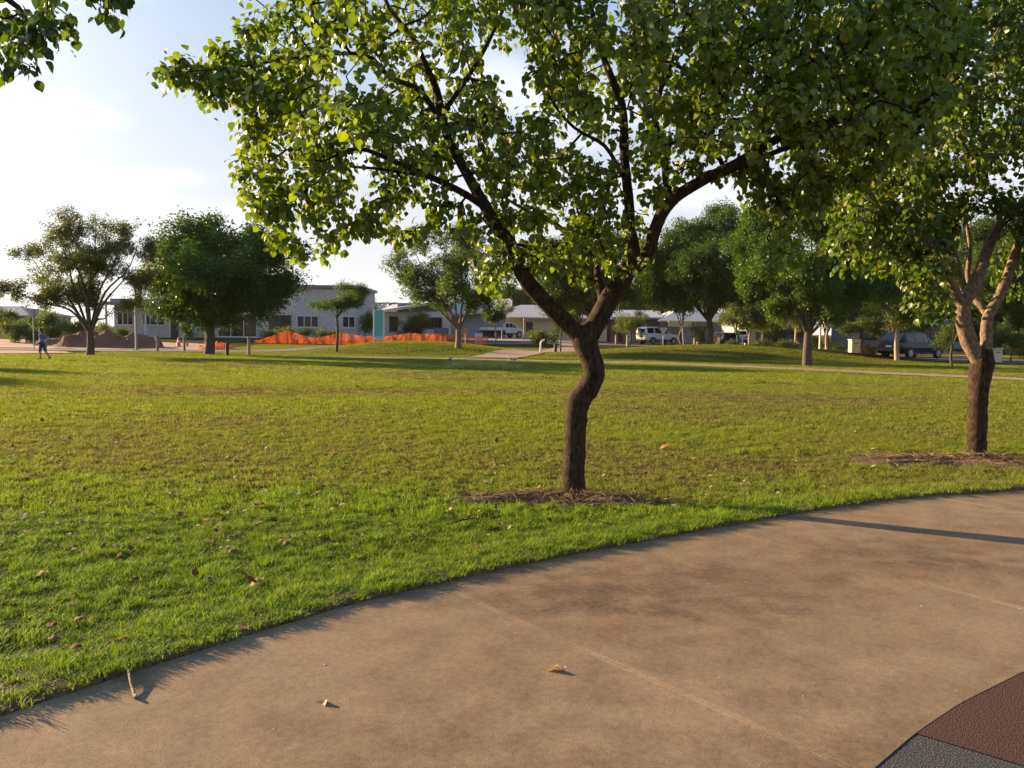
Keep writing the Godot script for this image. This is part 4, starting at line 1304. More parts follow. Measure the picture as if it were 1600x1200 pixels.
	for i in ep.size():
		var dir: Vector2 = (ep[mini(i + 1, ep.size() - 1)] - ep[maxi(i - 1, 0)]).normalized()
		var inw := Vector2(dir.y, -dir.x)
		var row := []
		for e in [[0.75, -0.004], [0.5, 0.012], [0.25, 0.034], [0.10, 0.044], [0.03, 0.040], [0.006, 0.002]]:
			var q: Vector2 = ep[i] + inw * (e[0] + 0.05 * dry_fine.get_noise_2d(ep[i].x * 6.0, ep[i].y * 6.0 + e[0]) * float(e[0] < 0.2))
			row.append(Vector3(q.x, e[1] + (0.012 * dry_fine.get_noise_2d(q.x * 9.0, q.y * 9.0) if e[0] < 0.6 else 0.0), q.y))
		rows2.append(row)
	for i in rows2.size() - 1:
		for k in 5:
			face(bank, [rows2[i][k], rows2[i + 1][k], rows2[i + 1][k + 1]], Vector3.UP)
			face(bank, [rows2[i][k], rows2[i + 1][k + 1], rows2[i][k + 1]], Vector3.UP)
	tag(obj("lawn_edge", bank.commit(), M.soil), "dark earthy rim of turf along the concrete path", "lawn edge", "", "structure")
	# playground surfacing
	var red := PackedVector2Array([Vector2(1.60, -3.37), Vector2(1.92, -3.66), Vector2(2.43, -4.04), Vector2(3.27, -4.55), Vector2(4.17, -4.95), Vector2(5.18, -5.25), Vector2(5.98, -5.43), Vector2(8.38, -5.71), Vector2(14.0, -5.85), Vector2(14.0, 2.0), Vector2(6.0, 0.5), Vector2(2.8, -2.44), Vector2(1.92, -3.09)])
	var grey := PackedVector2Array([Vector2(1.597, -3.368), Vector2(1.916, -3.088), Vector2(2.797, -2.437), Vector2(6.0, 0.503), Vector2(-0.05, 0.6), Vector2(0.15, -0.72), Vector2(0.40, -1.63), Vector2(0.70, -2.23), Vector2(1.00, -2.73), Vector2(1.26, -3.05)])
	tag(obj("red_rubber_surface", flat_sheet(red, 0.0128), M.red_rubber), "dark red rubber crumb playground surface", "playground surface", "", "structure")
	tag(obj("grey_rubber_surface", flat_sheet(grey, 0.0110), M.grey_rubber), "speckled grey rubber crumb playground surface", "playground surface", "", "structure")
	# sand and grit on the concrete
	var st2 := new_st()
	add_lathe(st2, [Vector2(0, -0.35), Vector2(0.5, -0.15), Vector2(0.42, 0.2), Vector2(0, 0.36)], 5)
	var grit := st2.commit()
	var xf := []
	var r := RandomNumberGenerator.new(); r.seed = 71
	while xf.size() < 130:
		var p := Vector3(r.randf_range(-2.4, 6.5), 0.014, r.randf_range(-9.0, -2.6))
		if not on_path(p.x, p.z): continue
		var s := r.randf_range(0.003, 0.008) if r.randf() < 0.85 else r.randf_range(0.008, 0.014)
		xf.append(Transform3D(Basis(Vector3.UP, r.randf() * TAU).scaled(Vector3(s, s * 0.6, s * r.randf_range(0.6, 1.0))), p + Vector3(0, s * 0.15, 0)))
	var gm := multi("grit", grit, M.cream_paint, xf, PackedColorArray(), null)
	tag(gm, "scattered pale grit and seed husks on the concrete path", "grit", "", "stuff")

func on_path(x: float, z: float) -> bool:
	return edge_side(x, z) > 0.03 and not (x > 1.25 and inner_side(x, z))

func inner_side(x: float, z: float) -> bool:
	var pts := [Vector2(1.30, -3.01), Vector2(1.95, -3.62), Vector2(2.45, -3.99), Vector2(3.3, -4.5), Vector2(5.2, -5.2), Vector2(8.4, -5.66), Vector2(14, -5.8)]
	for i in pts.size() - 1:
		if x >= pts[i].x and x < pts[i + 1].x:
			return z > lerpf(pts[i].y, pts[i + 1].y, (x - pts[i].x) / (pts[i + 1].x - pts[i].x))
	return false

func edge_side(x: float, z: float) -> float:
	# how far past the lawn's edge, on the concrete's side (negative: on the lawn)
	var p := Vector2(x, z)
	var b := 1e9
	var s := 1.0
	for i in edge_pts.size() - 1:
		var q := Geometry2D.get_closest_point_to_segment(p, edge_pts[i], edge_pts[i + 1])
		var d := p.distance_to(q)
		if d < b:
			b = d
			var e := edge_pts[i + 1] - edge_pts[i]
			s = 1.0 if e.cross(p - edge_pts[i]) > 0.0 else -1.0
	return b * s

func strip(called: String, pts: Array, width: float, lift: float, mat: Material, label: String, cat: String) -> void:
	var c := smooth_path(pts.map(func(v): return Vector3(v.x, 0, v.y)), 8)
	var st := new_st()
	var rows := []
	for i in c.size():
		var d: Vector3 = (c[mini(i + 1, c.size() - 1)] - c[maxi(i - 1, 0)]).normalized()
		var s := d.cross(Vector3.UP)
		var row := []
		for k in 7:
			var p: Vector3 = c[i] + s * (k / 6.0 - 0.5) * (width + 0.25 * dry_fine.get_noise_2d(c[i].x * 0.7, c[i].z * 0.7))
			row.append(Vector3(p.x, gy(p.x, p.z) + lift, p.z))
		rows.append(row)
	for i in rows.size() - 1:
		for k in 6:
			face(st, [rows[i][k], rows[i + 1][k], rows[i + 1][k + 1]], Vector3.UP)
			face(st, [rows[i][k], rows[i + 1][k + 1], rows[i][k + 1]], Vector3.UP)
	tag(obj(called, st.commit(), mat), label, cat, "", "structure")

func patch(called: String, poly: PackedVector2Array, lift: float, mat: Material, label: String, cat: String) -> void:
	# a ground patch cut into metre cells so that it follows the slope
	var lo := poly[0]
	var hi := poly[0]
	for p in poly:
		lo = lo.min(p); hi = hi.max(p)
	var st := new_st()
	var x := lo.x
	while x < hi.x:
		var z := lo.y
		while z < hi.y:
			for c in Geometry2D.intersect_polygons(poly, PackedVector2Array([Vector2(x, z), Vector2(x + 1.5, z), Vector2(x + 1.5, z + 1.5), Vector2(x, z + 1.5)])):
				var q := []
				for p in c: q.append(Vector3(p.x, gy(p.x, p.y) + lift, p.y))
				if q.size() >= 3: face(st, q, Vector3.UP)
			z += 1.5
		x += 1.5
	tag(obj(called, st.commit(), mat), label, cat, "", "structure")

func wobbly(poly: Array) -> PackedVector2Array:
	var out := PackedVector2Array()
	for i in poly.size():
		var a: Vector2 = poly[i]
		var b: Vector2 = poly[(i + 1) % poly.size()]
		var n := maxi(int(a.distance_to(b) / 1.2), 1)
		for k in n:
			var p := a.lerp(b, float(k) / n)
			out.append(p + Vector2(dry_fine.get_noise_2d(p.x, p.y), dry_fine.get_noise_2d(p.y + 40.0, p.x)) * 0.5)
	return out

func v2(p: Vector3) -> Vector2:
	return Vector2(p.x, p.z)

func make_roads() -> void:
	strip("footpath", [v2(on_ground(440, 558.6)), v2(on_ground(600, 559.8)), v2(on_ground(800, 562.8)), v2(on_ground(1000, 567.8)), v2(on_ground(1200, 575)), v2(on_ground(1400, 584.5)), v2(on_ground(1600, 593.5)), v2(on_ground(1900, 612))], 1.9, 0.03, M.tan_path, "narrow tan footpath along the far side of the lawn", "path")
	strip("earth_path", [v2(on_ground(760, 561)), v2(on_ground(785, 557.5)), v2(on_ground(830, 553)), Vector2(3.2, -65.0), Vector2(5.2, -73.0), Vector2(6.0, -80.0)], 3.0, 0.05, M.tan_path, "sandy track passing between the two grassy mounds", "path")
	strip("road", [Vector2(-75, -58), Vector2(-35, -55.8), Vector2(-21, -56.6), Vector2(-15.5, -60.5), Vector2(-13.5, -68), Vector2(-8, -75.5), Vector2(4, -80.5), Vector2(18, -85), Vector2(40, -88), Vector2(90, -92)], 4.6, 0.045, M.asphalt, "grey asphalt road curving behind the grass mound", "road")
	patch("dirt_lot", wobbly([Vector2(-70, -60.5), Vector2(-30, -58.8), Vector2(-21.5, -60), Vector2(-23, -70), Vector2(-34, -75), Vector2(-75, -76)]), 0.03, M.dirt, "bare orange-brown dirt lot in front of the white house", "dirt")
	patch("dirt_verge", wobbly([Vector2(-48, -45.5), Vector2(-30, -46.5), Vector2(-25.5, -49.5), Vector2(-28, -53), Vector2(-50, -53)]), 0.03, M.dirt, "patch of worn sandy verge beside the lawn", "dirt")
	patch("driveway", PackedVector2Array([Vector2(-5, -83.5), Vector2(7.5, -84.5), Vector2(8.5, -104), Vector2(-7, -104)]), 0.03, M.pink_paving, "pinkish paved driveway where the white utility truck is parked", "driveway")
	patch("parking_bay", PackedVector2Array([Vector2(21.5, -60.5), Vector2(24, -52.5), Vector2(58, -47), Vector2(60, -60)]), 0.03, M.asphalt, "paved strip under the dark blue car", "road")
	patch("garden_bed", wobbly([Vector2(17, -69.5), Vector2(26, -62.5), Vector2(40, -62.5), Vector2(42, -80), Vector2(20, -80)]), 0.03, M.tan_path, "sandy garden bed behind the shaded mound", "garden bed")
	# heaps of red soil before the white house
	var r := RandomNumberGenerator.new(); r.seed = 81
	for d in [[165, 63.0, 4.3, 1.0, "long heap of red soil on the dirt lot near the light pole"], [100, 66.0, 2.4, 0.55, "low heap of red soil beside the bushy shrub"], [232, 64.0, 1.1, 0.75, "small rubble heap of red soil beside the light pole"]]:
		var b := stand(d[0], d[1])
		var st := new_st()
		var nx := 26
		var nz := 14
		var hgt := func(i: int, j: int) -> Vector3:
			var u: float = -1.0 + 2.0 * i / nx
			var v: float = -1.0 + 2.0 * j / nz
			var q := u * u + v * v
			var h: float = d[3] * smoothstep(1.05, 0.25, q) * (0.8 + 0.7 * dry_fine.get_noise_2d(u * 3.0 + d[0], v * 2.0)) if q < 1.05 else 0.0
			return Vector3(u * d[2], h - 0.03 + 0.05 * dry_fine.get_noise_2d(u * 15.0, v * 9.0) * float(q < 0.9), v * 1.6)
		for i in nx:
			for j in nz:
				var a: Vector3 = hgt.call(i, j)
				var e: Vector3 = hgt.call(i + 1, j)
				var f: Vector3 = hgt.call(i + 1, j + 1)
				var g: Vector3 = hgt.call(i, j + 1)
				face(st, [a, e, f], Vector3.UP)
				face(st, [a, f, g], Vector3.UP)
		var o := obj("soil_heap", st.commit(), M.red_soil)
		o.position = b
		tag(o, d[4], "soil heap", "heaps of red soil")

# ---------------------------------------------------------------- houses
func part_box(called: String, parent: Node3D, c: Vector3, s: Vector3, mat: Material, bevel := 0.0) -> MeshInstance3D:
	var o := obj(called, box_mesh(Vector3.ZERO, s, bevel), mat, parent)
	o.position = c
	return o

func add_window(parent: Node3D, x: float, y: float, w: float, h: float, z: float, panes: int, fm: Material) -> void:
	# frame proud of the wall at z (facing +z), dark panes behind it, a sill below
	var st := new_st()
	var b := 0.07
	add_box(st, Vector3(0, h * 0.5 - b * 0.5, 0), Vector3(w, b, 0.09))
	add_box(st, Vector3(0, -h * 0.5 + b * 0.5, 0), Vector3(w, b, 0.09))
	for k in panes + 1:
		add_box(st, Vector3(-w * 0.5 + b * 0.5 + (w - b) * k / panes, 0, 0), Vector3(b, h - 2.0 * b, 0.085))
	var win := obj("window", st.commit(), fm, parent)
	win.position = Vector3(x, y, z + 0.03)
	var pw := (w - b) / panes - b
	for k in panes:
		var p := obj("pane", box_mesh(Vector3.ZERO, Vector3(pw, h - 2.0 * b, 0.02)), M.dark_glass, win)
		p.position = Vector3(-w * 0.5 + b + (w - b) / panes * k + pw * 0.5, 0, -0.005)
	var s := obj("sill", box_mesh(Vector3.ZERO, Vector3(w + 0.16, 0.06, 0.16)), fm, win)
	s.position = Vector3(0, -h * 0.5 - 0.032, 0.03)

func win_px(parent: Node3D, x0: float, y0: float, x1: float, y1: float, depth: float, panes: int, fm: Material) -> void:
	# a window whose corners on the wall at that depth are seen at those pixels
	var a := at(x0, y0, depth) - parent.position
	var b := at(x1, y1, depth) - parent.position
	add_window(parent, (a.x + b.x) * 0.5, (a.y + b.y) * 0.5, b.x - a.x, a.y - b.y, a.z, panes, fm)

func wall_px(parent: Node3D, x0: float, y0: float, x1: float, depth: float, deep: float, mat: Material, called := "wall") -> void:
	var a := at(x0, y0, depth) - parent.position
	var b := at(x1, y0, depth) - parent.position
	part_box(called, parent, Vector3((a.x + b.x) * 0.5, (a.y - 0.6) * 0.5, a.z - deep * 0.5), Vector3(b.x - a.x, a.y + 0.6, deep), mat)

func prism_roof(parent: Node3D, pts: Array, thick: float, mat: Material, called := "roof") -> void:
	# a sloping slab through four points
	var st := new_st()
	var n: Vector3 = (pts[1] - pts[0]).cross(pts[3] - pts[0]).normalized()
	if n.y < 0.0: n = -n
	var lo := pts.map(func(p): return p - n * thick)
	face(st, pts, n)
	face(st, lo, -n)
	var mid: Vector3 = (pts[0] + pts[1] + pts[2] + pts[3]) * 0.25
	for i in pts.size():
		var j := (i + 1) % pts.size()
		face(st, [pts[i], pts[j], lo[j], lo[i]], (pts[i] + pts[j]) * 0.5 - mid)
	obj(called, st.commit(), mat, parent)

func hip_roof(parent: Node3D, c: Vector3, half: Vector2, rise: float, ridge: float, mat: Material) -> void:
	# eaves rectangle round c, ridge along x
	var e := [c + Vector3(-half.x, 0, half.y), c + Vector3(half.x, 0, half.y), c + Vector3(half.x, 0, -half.y), c + Vector3(-half.x, 0, -half.y)]
	var r0 := c + Vector3(-ridge, rise, 0)
	var r1 := c + Vector3(ridge, rise, 0)
	var st := new_st()
	face(st, [e[0], e[1], r1, r0], Vector3(0, 1, 1))
	face(st, [e[2], e[3], r0, r1], Vector3(0, 1, -1))
	face(st, [e[1], e[2], r1], Vector3(1, 1, 0))
	face(st, [e[3], e[0], r0], Vector3(-1, 1, 0))
	face(st, e, Vector3.DOWN)
	var roof := obj("roof", st.commit(), mat, parent)
	for sg in [-1.0, 1.0]:
		obj("gutter", box_mesh(c + Vector3(0, -0.07, half.y * sg), Vector3(half.x * 2.0 + 0.1, 0.14, 0.1)), M.window_frame, roof)

func make_houses() -> void:
	# the white flat-roofed house
	var D := 82.0
	var a := thing("flat_roofed_house", stand(370, D), 0.0, "white rendered house with flat parapets, dark windows and a black front door", "house")
	wall_px(a, 178, 470, 302, D, 9.0, M.white_render)
	wall_px(a, 302, 462, 462, D + 2.2, 7.0, M.white_render)
	wall_px(a, 460, 449, 559, D - 0.6, 10.0, M.white_render)
	wall_px(a, 236, 446, 452, D + 4.5, 4.0, M.white_render, "upper_wall")
	for d in [[172, 469, 310, D + 0.9, 2.6], [457, 447.5, 562, D - 0.9, 10.6], [232, 445, 456, D + 4.2, 4.6]]:
		var p := at(d[0], d[1], d[3]) - a.position
		var q := at(d[2], d[1], d[3]) - a.position
		part_box("parapet_cap", a, Vector3((p.x + q.x) * 0.5, p.y + 0.02, p.z - d[4] * 0.5), Vector3(q.x - p.x, 0.28, d[4]), M.roof_dark)
	# the awning over the porch, its posts
	var p0 := at(176, 472, D) - a.position
	var p1 := at(306, 472, D) - a.position
	part_box("awning", a, Vector3((p0.x + p1.x) * 0.5, p0.y - 0.15, p0.z + 1.0), Vector3(p1.x - p0.x, 0.3, 2.0), M.roof_dark)
	for x in [180, 240, 303]:
		var q := at(x, 472, D) - a.position
		part_box("porch_post", a, Vector3(q.x, (q.y - 0.3) * 0.5 - 0.2, q.z + 1.85), Vector3(0.14, q.y - 0.3 + 0.4 - 0.0, 0.14), M.window_frame)
	win_px(a, 183, 487, 209, 508, D, 3, M.window_frame)
	win_px(a, 223, 487, 258, 508.5, D, 3, M.window_frame)
	var dr0 := at(267, 495, D) - a.position
	var dr1 := at(279, 525, D) - a.position
	var door := part_box("door", a, Vector3((dr0.x + dr1.x) * 0.5, (dr0.y - 0.1) * 0.5, dr0.z + 0.03), Vector3(dr1.x - dr0.x, dr0.y + 0.1, 0.1), M.door)
	part_box("handle", door, Vector3(0.28, -0.05, 0.08), Vector3(0.05, 0.16, 0.06), M.galvanised)
	part_box("door_frame", a, Vector3(dr0.x - 0.09, (dr0.y - 0.1) * 0.5, dr0.z + 0.03), Vector3(0.14, dr0.y + 0.1, 0.12), M.window_frame)
	win_px(a, 340, 490, 402, 527, D + 2.2, 3, M.window_frame)
	win_px(a, 420, 492, 455, 522, D + 2.2, 2, M.dark_frame)
	win_px(a, 464, 493, 498, 512, D - 0.6, 3, M.window_frame)
	win_px(a, 535, 494, 555, 512.5, D - 0.6, 2, M.window_frame)
	# the grey house with a skillion roof
	D = 96.0
	var b := thing("skillion_house", stand(670, D), 0.0, "blue-grey house with a single sloping roof behind the orange netting", "house")
	wall_px(b, 598, 487, 664, D, 8.0, M.grey_render)
	wall_px(b, 660, 487, 705, D - 0.8, 8.0, M.white_render)
	wall_px(b, 703, 489, 790, D + 0.5, 7.0, M.grey_render)
	var rp := [at(592, 485, D - 1.2), at(700, 468, D - 1.2), at(700, 468, D - 1.2) + Vector3(0, 0.9, -10), at(592, 485, D - 1.2) + Vector3(0, 0.9, -10)].map(func(v): return v - b.position)
	prism_roof(b, rp, 0.28, M.roof_metal)
	var rq := [at(698, 490, D - 1.0), at(800, 484, D - 1.0), at(800, 484, D - 1.0) + Vector3(0, 1.6, -9), at(698, 490, D - 1.0) + Vector3(0, 1.6, -9)].map(func(v): return v - b.position)
	prism_roof(b, rq, 0.25, M.roof_tan)
	part_box("gable_wall", b, (at(650, 484, D) - b.position) + Vector3(0.6, 0.25, -4.0), Vector3(5.4, 1.0, 7.6), M.roof_dark)
	win_px(b, 608, 494, 622, 518, D, 1, M.dark_frame)
	win_px(b, 667, 495.5, 691, 513, D - 0.8, 4, M.dark_frame)
	# two hip-roofed houses and the maroon-posted one
	var c := hip_house("hip_roofed_house", 850.0, 112.0, 7.5, 6.0, 496.0, 1.7, M.cream_render, M.roof_tan, "cream house with a pale hip roof behind the driveway")
	win_px(c, 822, 503, 832, 519, 106.0, 1, M.dark_frame)
	win_px(c, 868, 503, 886, 516, 106.0, 2, M.dark_frame)
	var e := hip_house("hip_roofed_house", 1078.0, 112.0, 4.6, 6.0, 501.5, 2.3, M.grey_render, M.roof_tan, "house with a pale grey hip roof and carport behind the white off-road wagon")
	part_box("carport_wall", e, (at(1045, 520, 105.6) - e.position), Vector3(2.2, 2.6, 0.3), M.roof_dark)
	part_box("side_wall", e, (at(1062, 506, 104.9) - e.position), Vector3(2.8, 0.7, 0.2), M.cream_render)
	win_px(e, 1086, 510, 1100, 524, 106.0, 2, M.dark_frame)
	D = 108.0
	var f := thing("maroon_post_house", stand(955, D), 0.0, "grey house with maroon pillars and a low light roof", "house")
	wall_px(f, 895, 494, 1030, D, 8.0, M.grey_render)
	var fr := [at(888, 494, D - 1.6), at(1036, 496, D - 1.6), at(1030, 485, D + 4), at(894, 483, D + 4)].map(func(v): return v - f.position)
	prism_roof(f, fr, 0.22, M.roof_metal)
	for x in [951.0, 970.0, 912.0]:
		var q := at(x, 496, D - 0.3) - f.position
		part_box("pillar", f, Vector3(q.x, (q.y - 0.4) * 0.5, q.z), Vector3(0.55, q.y + 0.4, 0.5), M.maroon_paint)
	win_px(f, 925, 503, 945, 518, D, 2, M.dark_frame)
	win_px(f, 985, 503, 1010, 516, D, 3, M.window_frame)
	D = 96.0
	var g := thing("grey_post_house", stand(1205, D), 0.0, "grey house with broad white posts behind the garden trees", "house")
	wall_px(g, 1155, 498, 1262, D, 8.0, M.grey_render)
	var gr := [at(1145, 500, D - 1.8), at(1272, 503, D - 1.8), at(1268, 486, D + 4), at(1150, 484, D + 4)].map(func(v): return v - g.position)
	prism_roof(g, gr, 0.22, M.roof_tan)
	for x in [1168.0, 1192.0, 1232.0]:
		var q := at(x, 501, D - 0.9) - g.position
		part_box("post", g, Vector3(q.x, (q.y - 0.4) * 0.5, q.z), Vector3(0.5, q.y + 0.4, 0.4), M.white_render)
	win_px(g, 1200, 508, 1226, 526, D, 2, M.dark_frame)
	part_box("garage_door", g, at(1150, 520, D - 0.05) - g.position + Vector3(1.2, -0.2, 0.1), Vector3(2.0, 2.0, 0.08), M.white_paint)
	D = 88.0
	var h := thing("white_walled_house", stand(1420, D), 0.0, "low white-walled house behind the dark blue car and its hedge", "house")
	wall_px(h, 1345, 500, 1560, D, 8.0, M.grey_render)
	var hr := [at(1308, 500, D - 1.2), at(1570, 503, D - 1.2), at(1562, 482, D + 5), at(1316, 479, D + 5)].map(func(v): return v - h.position)
	prism_roof(h, hr, 0.25, M.roof_tan)
	win_px(h, 1440, 510, 1468, 530, D, 2, M.dark_frame)
	win_px(h, 1352, 510, 1376, 530, D, 2, M.dark_frame)
	D = 150.0
	var k := hip_house("hip_roofed_house", 8.0, 150.0, 8.0, 7.0, 492.0, 1.6, M.grey_render, M.roof_dark, "distant house with a dark hip roof beyond the dirt lot")
	win_px(k, -10, 498, 4, 508, 143.0, 2, M.window_frame)
	var m := hip_house("hip_roofed_house", 575.0, 128.0, 4.0, 4.0, 486.0, 1.4, M.maroon_paint, M.roof_dark, "brick-red house with a dark roof under the palms")
	win_px(m, 583, 498, 588, 508, 124.0, 1, M.dark_frame)

func hip_house(called: String, px: float, depth: float, hx: float, hz: float, eave_py: float, rise: float, wall: Material, roof: Material, label: String) -> Node3D:
	var h := thing(called, stand(px, depth), 0.0, label, "house")
	var e := at(px, eave_py, depth - hz).y - h.position.y
	part_box("wall", h, Vector3(0, (e - 0.6) * 0.5, 0), Vector3(hx * 2.0, e + 0.6, hz * 2.0), wall)
	hip_roof(h, Vector3(0, e + 0.003, 0), Vector2(hx + 0.7, hz + 0.7), rise, maxf(hx - hz * 0.75, 0.4), roof)
	return h

func turf_height(x: float, z: float, e: float) -> float:
	return gy(x, z) if e < -0.7 else 0.044 * smoothstep(-0.75, -0.12, e)

# ---------------------------------------------------------------- street furniture
func make_street_things() -> void:
	var pine := "timber bollards along the road edge"
	for d in [[246, 55.0, 1.05, "timber bollard beside the light pole, second tallest of the row"], [288, 56.0, 1.0, "timber bollard in front of the traffic cone"], [322, 52.0, 1.08, "timber bollard right beside the trunk of the dense dark tree"], [389, 50.0, 1.08, "lone timber bollard standing clear of the dense tree's trunk"]]:
		timber_bollard(d[0], d[1], d[2], 0.085, d[3], pine, M.timber)
	timber_bollard(355, 48.5, 0.78, 0.10, "short dark bollard between two tall timber ones", pine, M.dark_post)
	var far_pine := "timber bollards near the white off-road wagon"
	for d in [[963, 86.0, 0.95, "stout timber bollard in the shade left alone between maroon pillars"], [981, 80.0, 1.05, "timber bollard against the stem of the small rounded tree"], [1086, 76.0, 0.95, "weathered timber bollard beside the dark bush"], [1091, 74.0, 0.75, "shorter timber bollard of a pair beside the dark bush"]]:
		timber_bollard(d[0], d[1], d[2], 0.15, d[3], far_pine, M.timber)
	timber_bollard(868, 62.5, 0.68, 0.12, "squat dark bollard next to the curved white hoop", "", M.dark_post)
	# light poles and plain posts
	plain_pole(213, 56.4, 4.2, 0.075, "slim grey light pole beside the timber bollards", "light pole", M.galvanised, true)
	plain_pole(1281, 62.0, 2.15, 0.07, "short white pole among the garden shrubs", "pole", M.white_paint, false)
	plain_pole(818, 80.0, 2.3, 0.04, "thin grey sign pole beside the driveway", "pole", M.galvanised, false)
	plain_pole(784, 88.0, 0.9, 0.04, "small grey marker post behind the sapling", "post", M.galvanised, false)
	plain_pole(876, 63.0, 1.75, 0.06, "thin dark post beside the squat dark bollard", "post", M.dark_post, false)
	plain_pole(1151, 84.0, 1.2, 0.06, "pale marker post beside the parked white hatchback", "post", M.white_paint, false)
	plain_pole(1160, 82.0, 1.15, 0.06, "pale marker post nearer the pale-stemmed garden tree", "post", M.white_paint, false)
	var lp := thing("leaning_pole", stand(1068, 78.0), 0.0, "grey pole leaning beside the white off-road wagon", "pole")
	obj("pole", tube_mesh([Vector3(0.05, -0.1, 0), Vector3(-0.17, 2.1, 0)], [0.05, 0.05], 8), M.galvanised, lp)
	part_box("plate", lp, Vector3(-0.17, 1.95, 0.06), Vector3(0.4, 0.16, 0.02), M.galvanised)
	# the curved hoop
	var hp := thing("hoop_rail", stand(845, 60.5), 0.0, "curved pale steel hoop at the edge of the sandy track", "hoop")
	var arc := [Vector3(0, -0.1, 0), Vector3(0, 0.55, 0)]
	for k in 7:
		var t := PI * 0.5 * k / 6.0
		arc.append(Vector3(0.28 - 0.28 * cos(t), 0.6 + 0.28 * sin(t), 0))
	obj("hoop", tube_mesh(arc, arc.map(func(_v): return 0.075), 10), M.cream_paint, hp)
	part_box("foot_plate", hp, Vector3(0, 0.01, 0), Vector3(0.26, 0.03, 0.26), M.galvanised)
	# the seen-from-behind triangle and the one that faces us
	give_way(53, 53.5, 2.62, 0.42, PI, "grey back of a triangular road sign beside the walking person")
	give_way(1036, 77.0, 1.95, 0.46, 0.0, "red and white triangular give way sign in front of the white off-road wagon")
	# orange work signs
	for d in [[727, 70.0, 1.62, 0.34, 0.5, "tall orange work sign on a post behind the pale-trunked mound tree"], [1117, 80.0, 1.25, 0.4, 0.52, "small orange sign on a post near the shaded mound tree"]]:
		var s := thing("work_sign", stand(d[0], d[1]), 0.0, d[5], "sign")
		obj("post", post_mesh(d[2], 0.03, 8, -0.1), M.galvanised, s)
		part_box("board", s, Vector3(0, d[2] - d[4] * 0.5, 0.045), Vector3(d[3], d[4], 0.02), M.orange)
		part_box("panel", s, Vector3(0, d[2] - d[4] * 0.5, 0.058), Vector3(d[3] * 0.6, d[4] * 0.12, 0.004), M.black)
	# the teal information board
	var b0 := stand(592, 72.0)
	var sg := thing("information_board", b0, 0.0, "tall teal information board in a cream frame behind the grass mound", "sign")
	var tl := at(584.5, 483.5, 72.0) - b0
	var br := at(599.5, 531.0, 72.0) - b0
	for x in [tl.x, br.x]:
		obj("post", box_mesh(Vector3(x, tl.y * 0.5 - 0.15, 0), Vector3(0.12, tl.y + 0.3, 0.12), 0.01), M.cream_paint, sg)
	var cy := (tl.y + br.y) * 0.5
	part_box("panel", sg, Vector3((tl.x + br.x) * 0.5, cy + 0.1, 0), Vector3(br.x - tl.x - 0.13, tl.y - br.y - 0.34, 0.05), M.teal_panel)
	part_box("top_rail", sg, Vector3((tl.x + br.x) * 0.5, tl.y - 0.04, 0), Vector3(br.x - tl.x - 0.125, 0.08, 0.09), M.cream_paint)
	var strip_ := part_box("logo_strip", sg, Vector3((tl.x + br.x) * 0.5, br.y + 0.13, 0), Vector3(br.x - tl.x - 0.13, 0.22, 0.052), M.white_paint)
	for k in 3:
		part_box("mark", strip_, Vector3(-0.17 + 0.17 * k, 0.02, 0.03), Vector3(0.09, 0.09, 0.006), M.box_green)
	# orange barrier netting
	var net_px := [[398, 538, 533], [448, 541, 515.5], [492, 541, 528], [532, 541, 519], [585, 541, 526], [640, 540, 520], [690, 541, 521], [730, 541, 524], [762, 541, 525]]
	var depth := 73.5
	var net := thing("barrier_netting", stand(530, depth), 0.0, "sagging orange plastic barrier netting on stakes in front of the houses", "barrier netting")
	for i in net_px.size():
		var p := stand(net_px[i][0], depth) - net.position
		var h: float = (at(net_px[i][0], net_px[i][2], depth) - net.position).y
		var st := obj("stake", post_mesh(h + 0.12, 0.025, 6, -0.15), M.dark_post, net)
		st.position = Vector3(p.x, p.y, p.z)
		if i == net_px.size() - 1: continue
		var p2 := stand(net_px[i + 1][0], depth) - net.position
		var h2: float = (at(net_px[i + 1][0], net_px[i + 1][2], depth) - net.position).y
		var sm := new_st()
		var n := 14
		var m := 4
		var pt := func(k: int, j: int) -> Vector3:
			var u := float(k) / n
			var v := float(j) / m
			var q := p.lerp(p2, u)
			var y0 := gy(q.x + net.position.x, q.z + net.position.z) - net.position.y
			var top := lerpf(h, h2, u) - 0.8 * u * (1.0 - u) * minf(0.55, 0.12 * absf(p2.x - p.x))
			var fold := 0.16 * dry_fine.get_noise_2d(q.x * 2.2 + 30.0, v * 1.7) * sin(PI * u) + 0.12 * sin(q.x * 5.0 + v * 2.0) * sin(PI * u)
			return Vector3(q.x, lerpf(y0 + 0.02, maxf(top, y0 + 0.3), v), q.z + 0.04 + fold)
		for k in n:
			for j in m:
				face(sm, [pt.call(k, j), pt.call(k + 1, j), pt.call(k + 1, j + 1)], Vector3.BACK)
				face(sm, [pt.call(k, j), pt.call(k + 1, j + 1), pt.call(k, j + 1)], Vector3.BACK)
		obj("net_panel", sm.commit(), M.orange_net, net)
	# crumpled heap of the same net before the dense tree
	var hpb := stand(338, 62.0)
	var hs := new_st()
	for i in 16:
		for j in 8:
			var hf := func(a: int, b: int) -> Vector3:
				var u: float = a / 8.0 - 1.0
				var v: float = b / 4.0 - 1.0
				var e := maxf(0.0, 1.0 - u * u - v * v)
				return Vector3(u * 1.35, sqrt(e) * (0.42 + 0.4 * dry_fine.get_noise_2d(u * 5.0, v * 4.0)), v * 0.8)
			face(hs, [hf.call(i, j), hf.call(i + 1, j), hf.call(i + 1, j + 1)], Vector3.UP)
			face(hs, [hf.call(i, j), hf.call(i + 1, j + 1), hf.call(i, j + 1)], Vector3.UP)
	var heap := obj("net_heap", hs.commit(), M.orange_net)
	heap.position = hpb
	tag(heap, "crumpled heap of orange netting beside the dense tree's trunk", "netting")
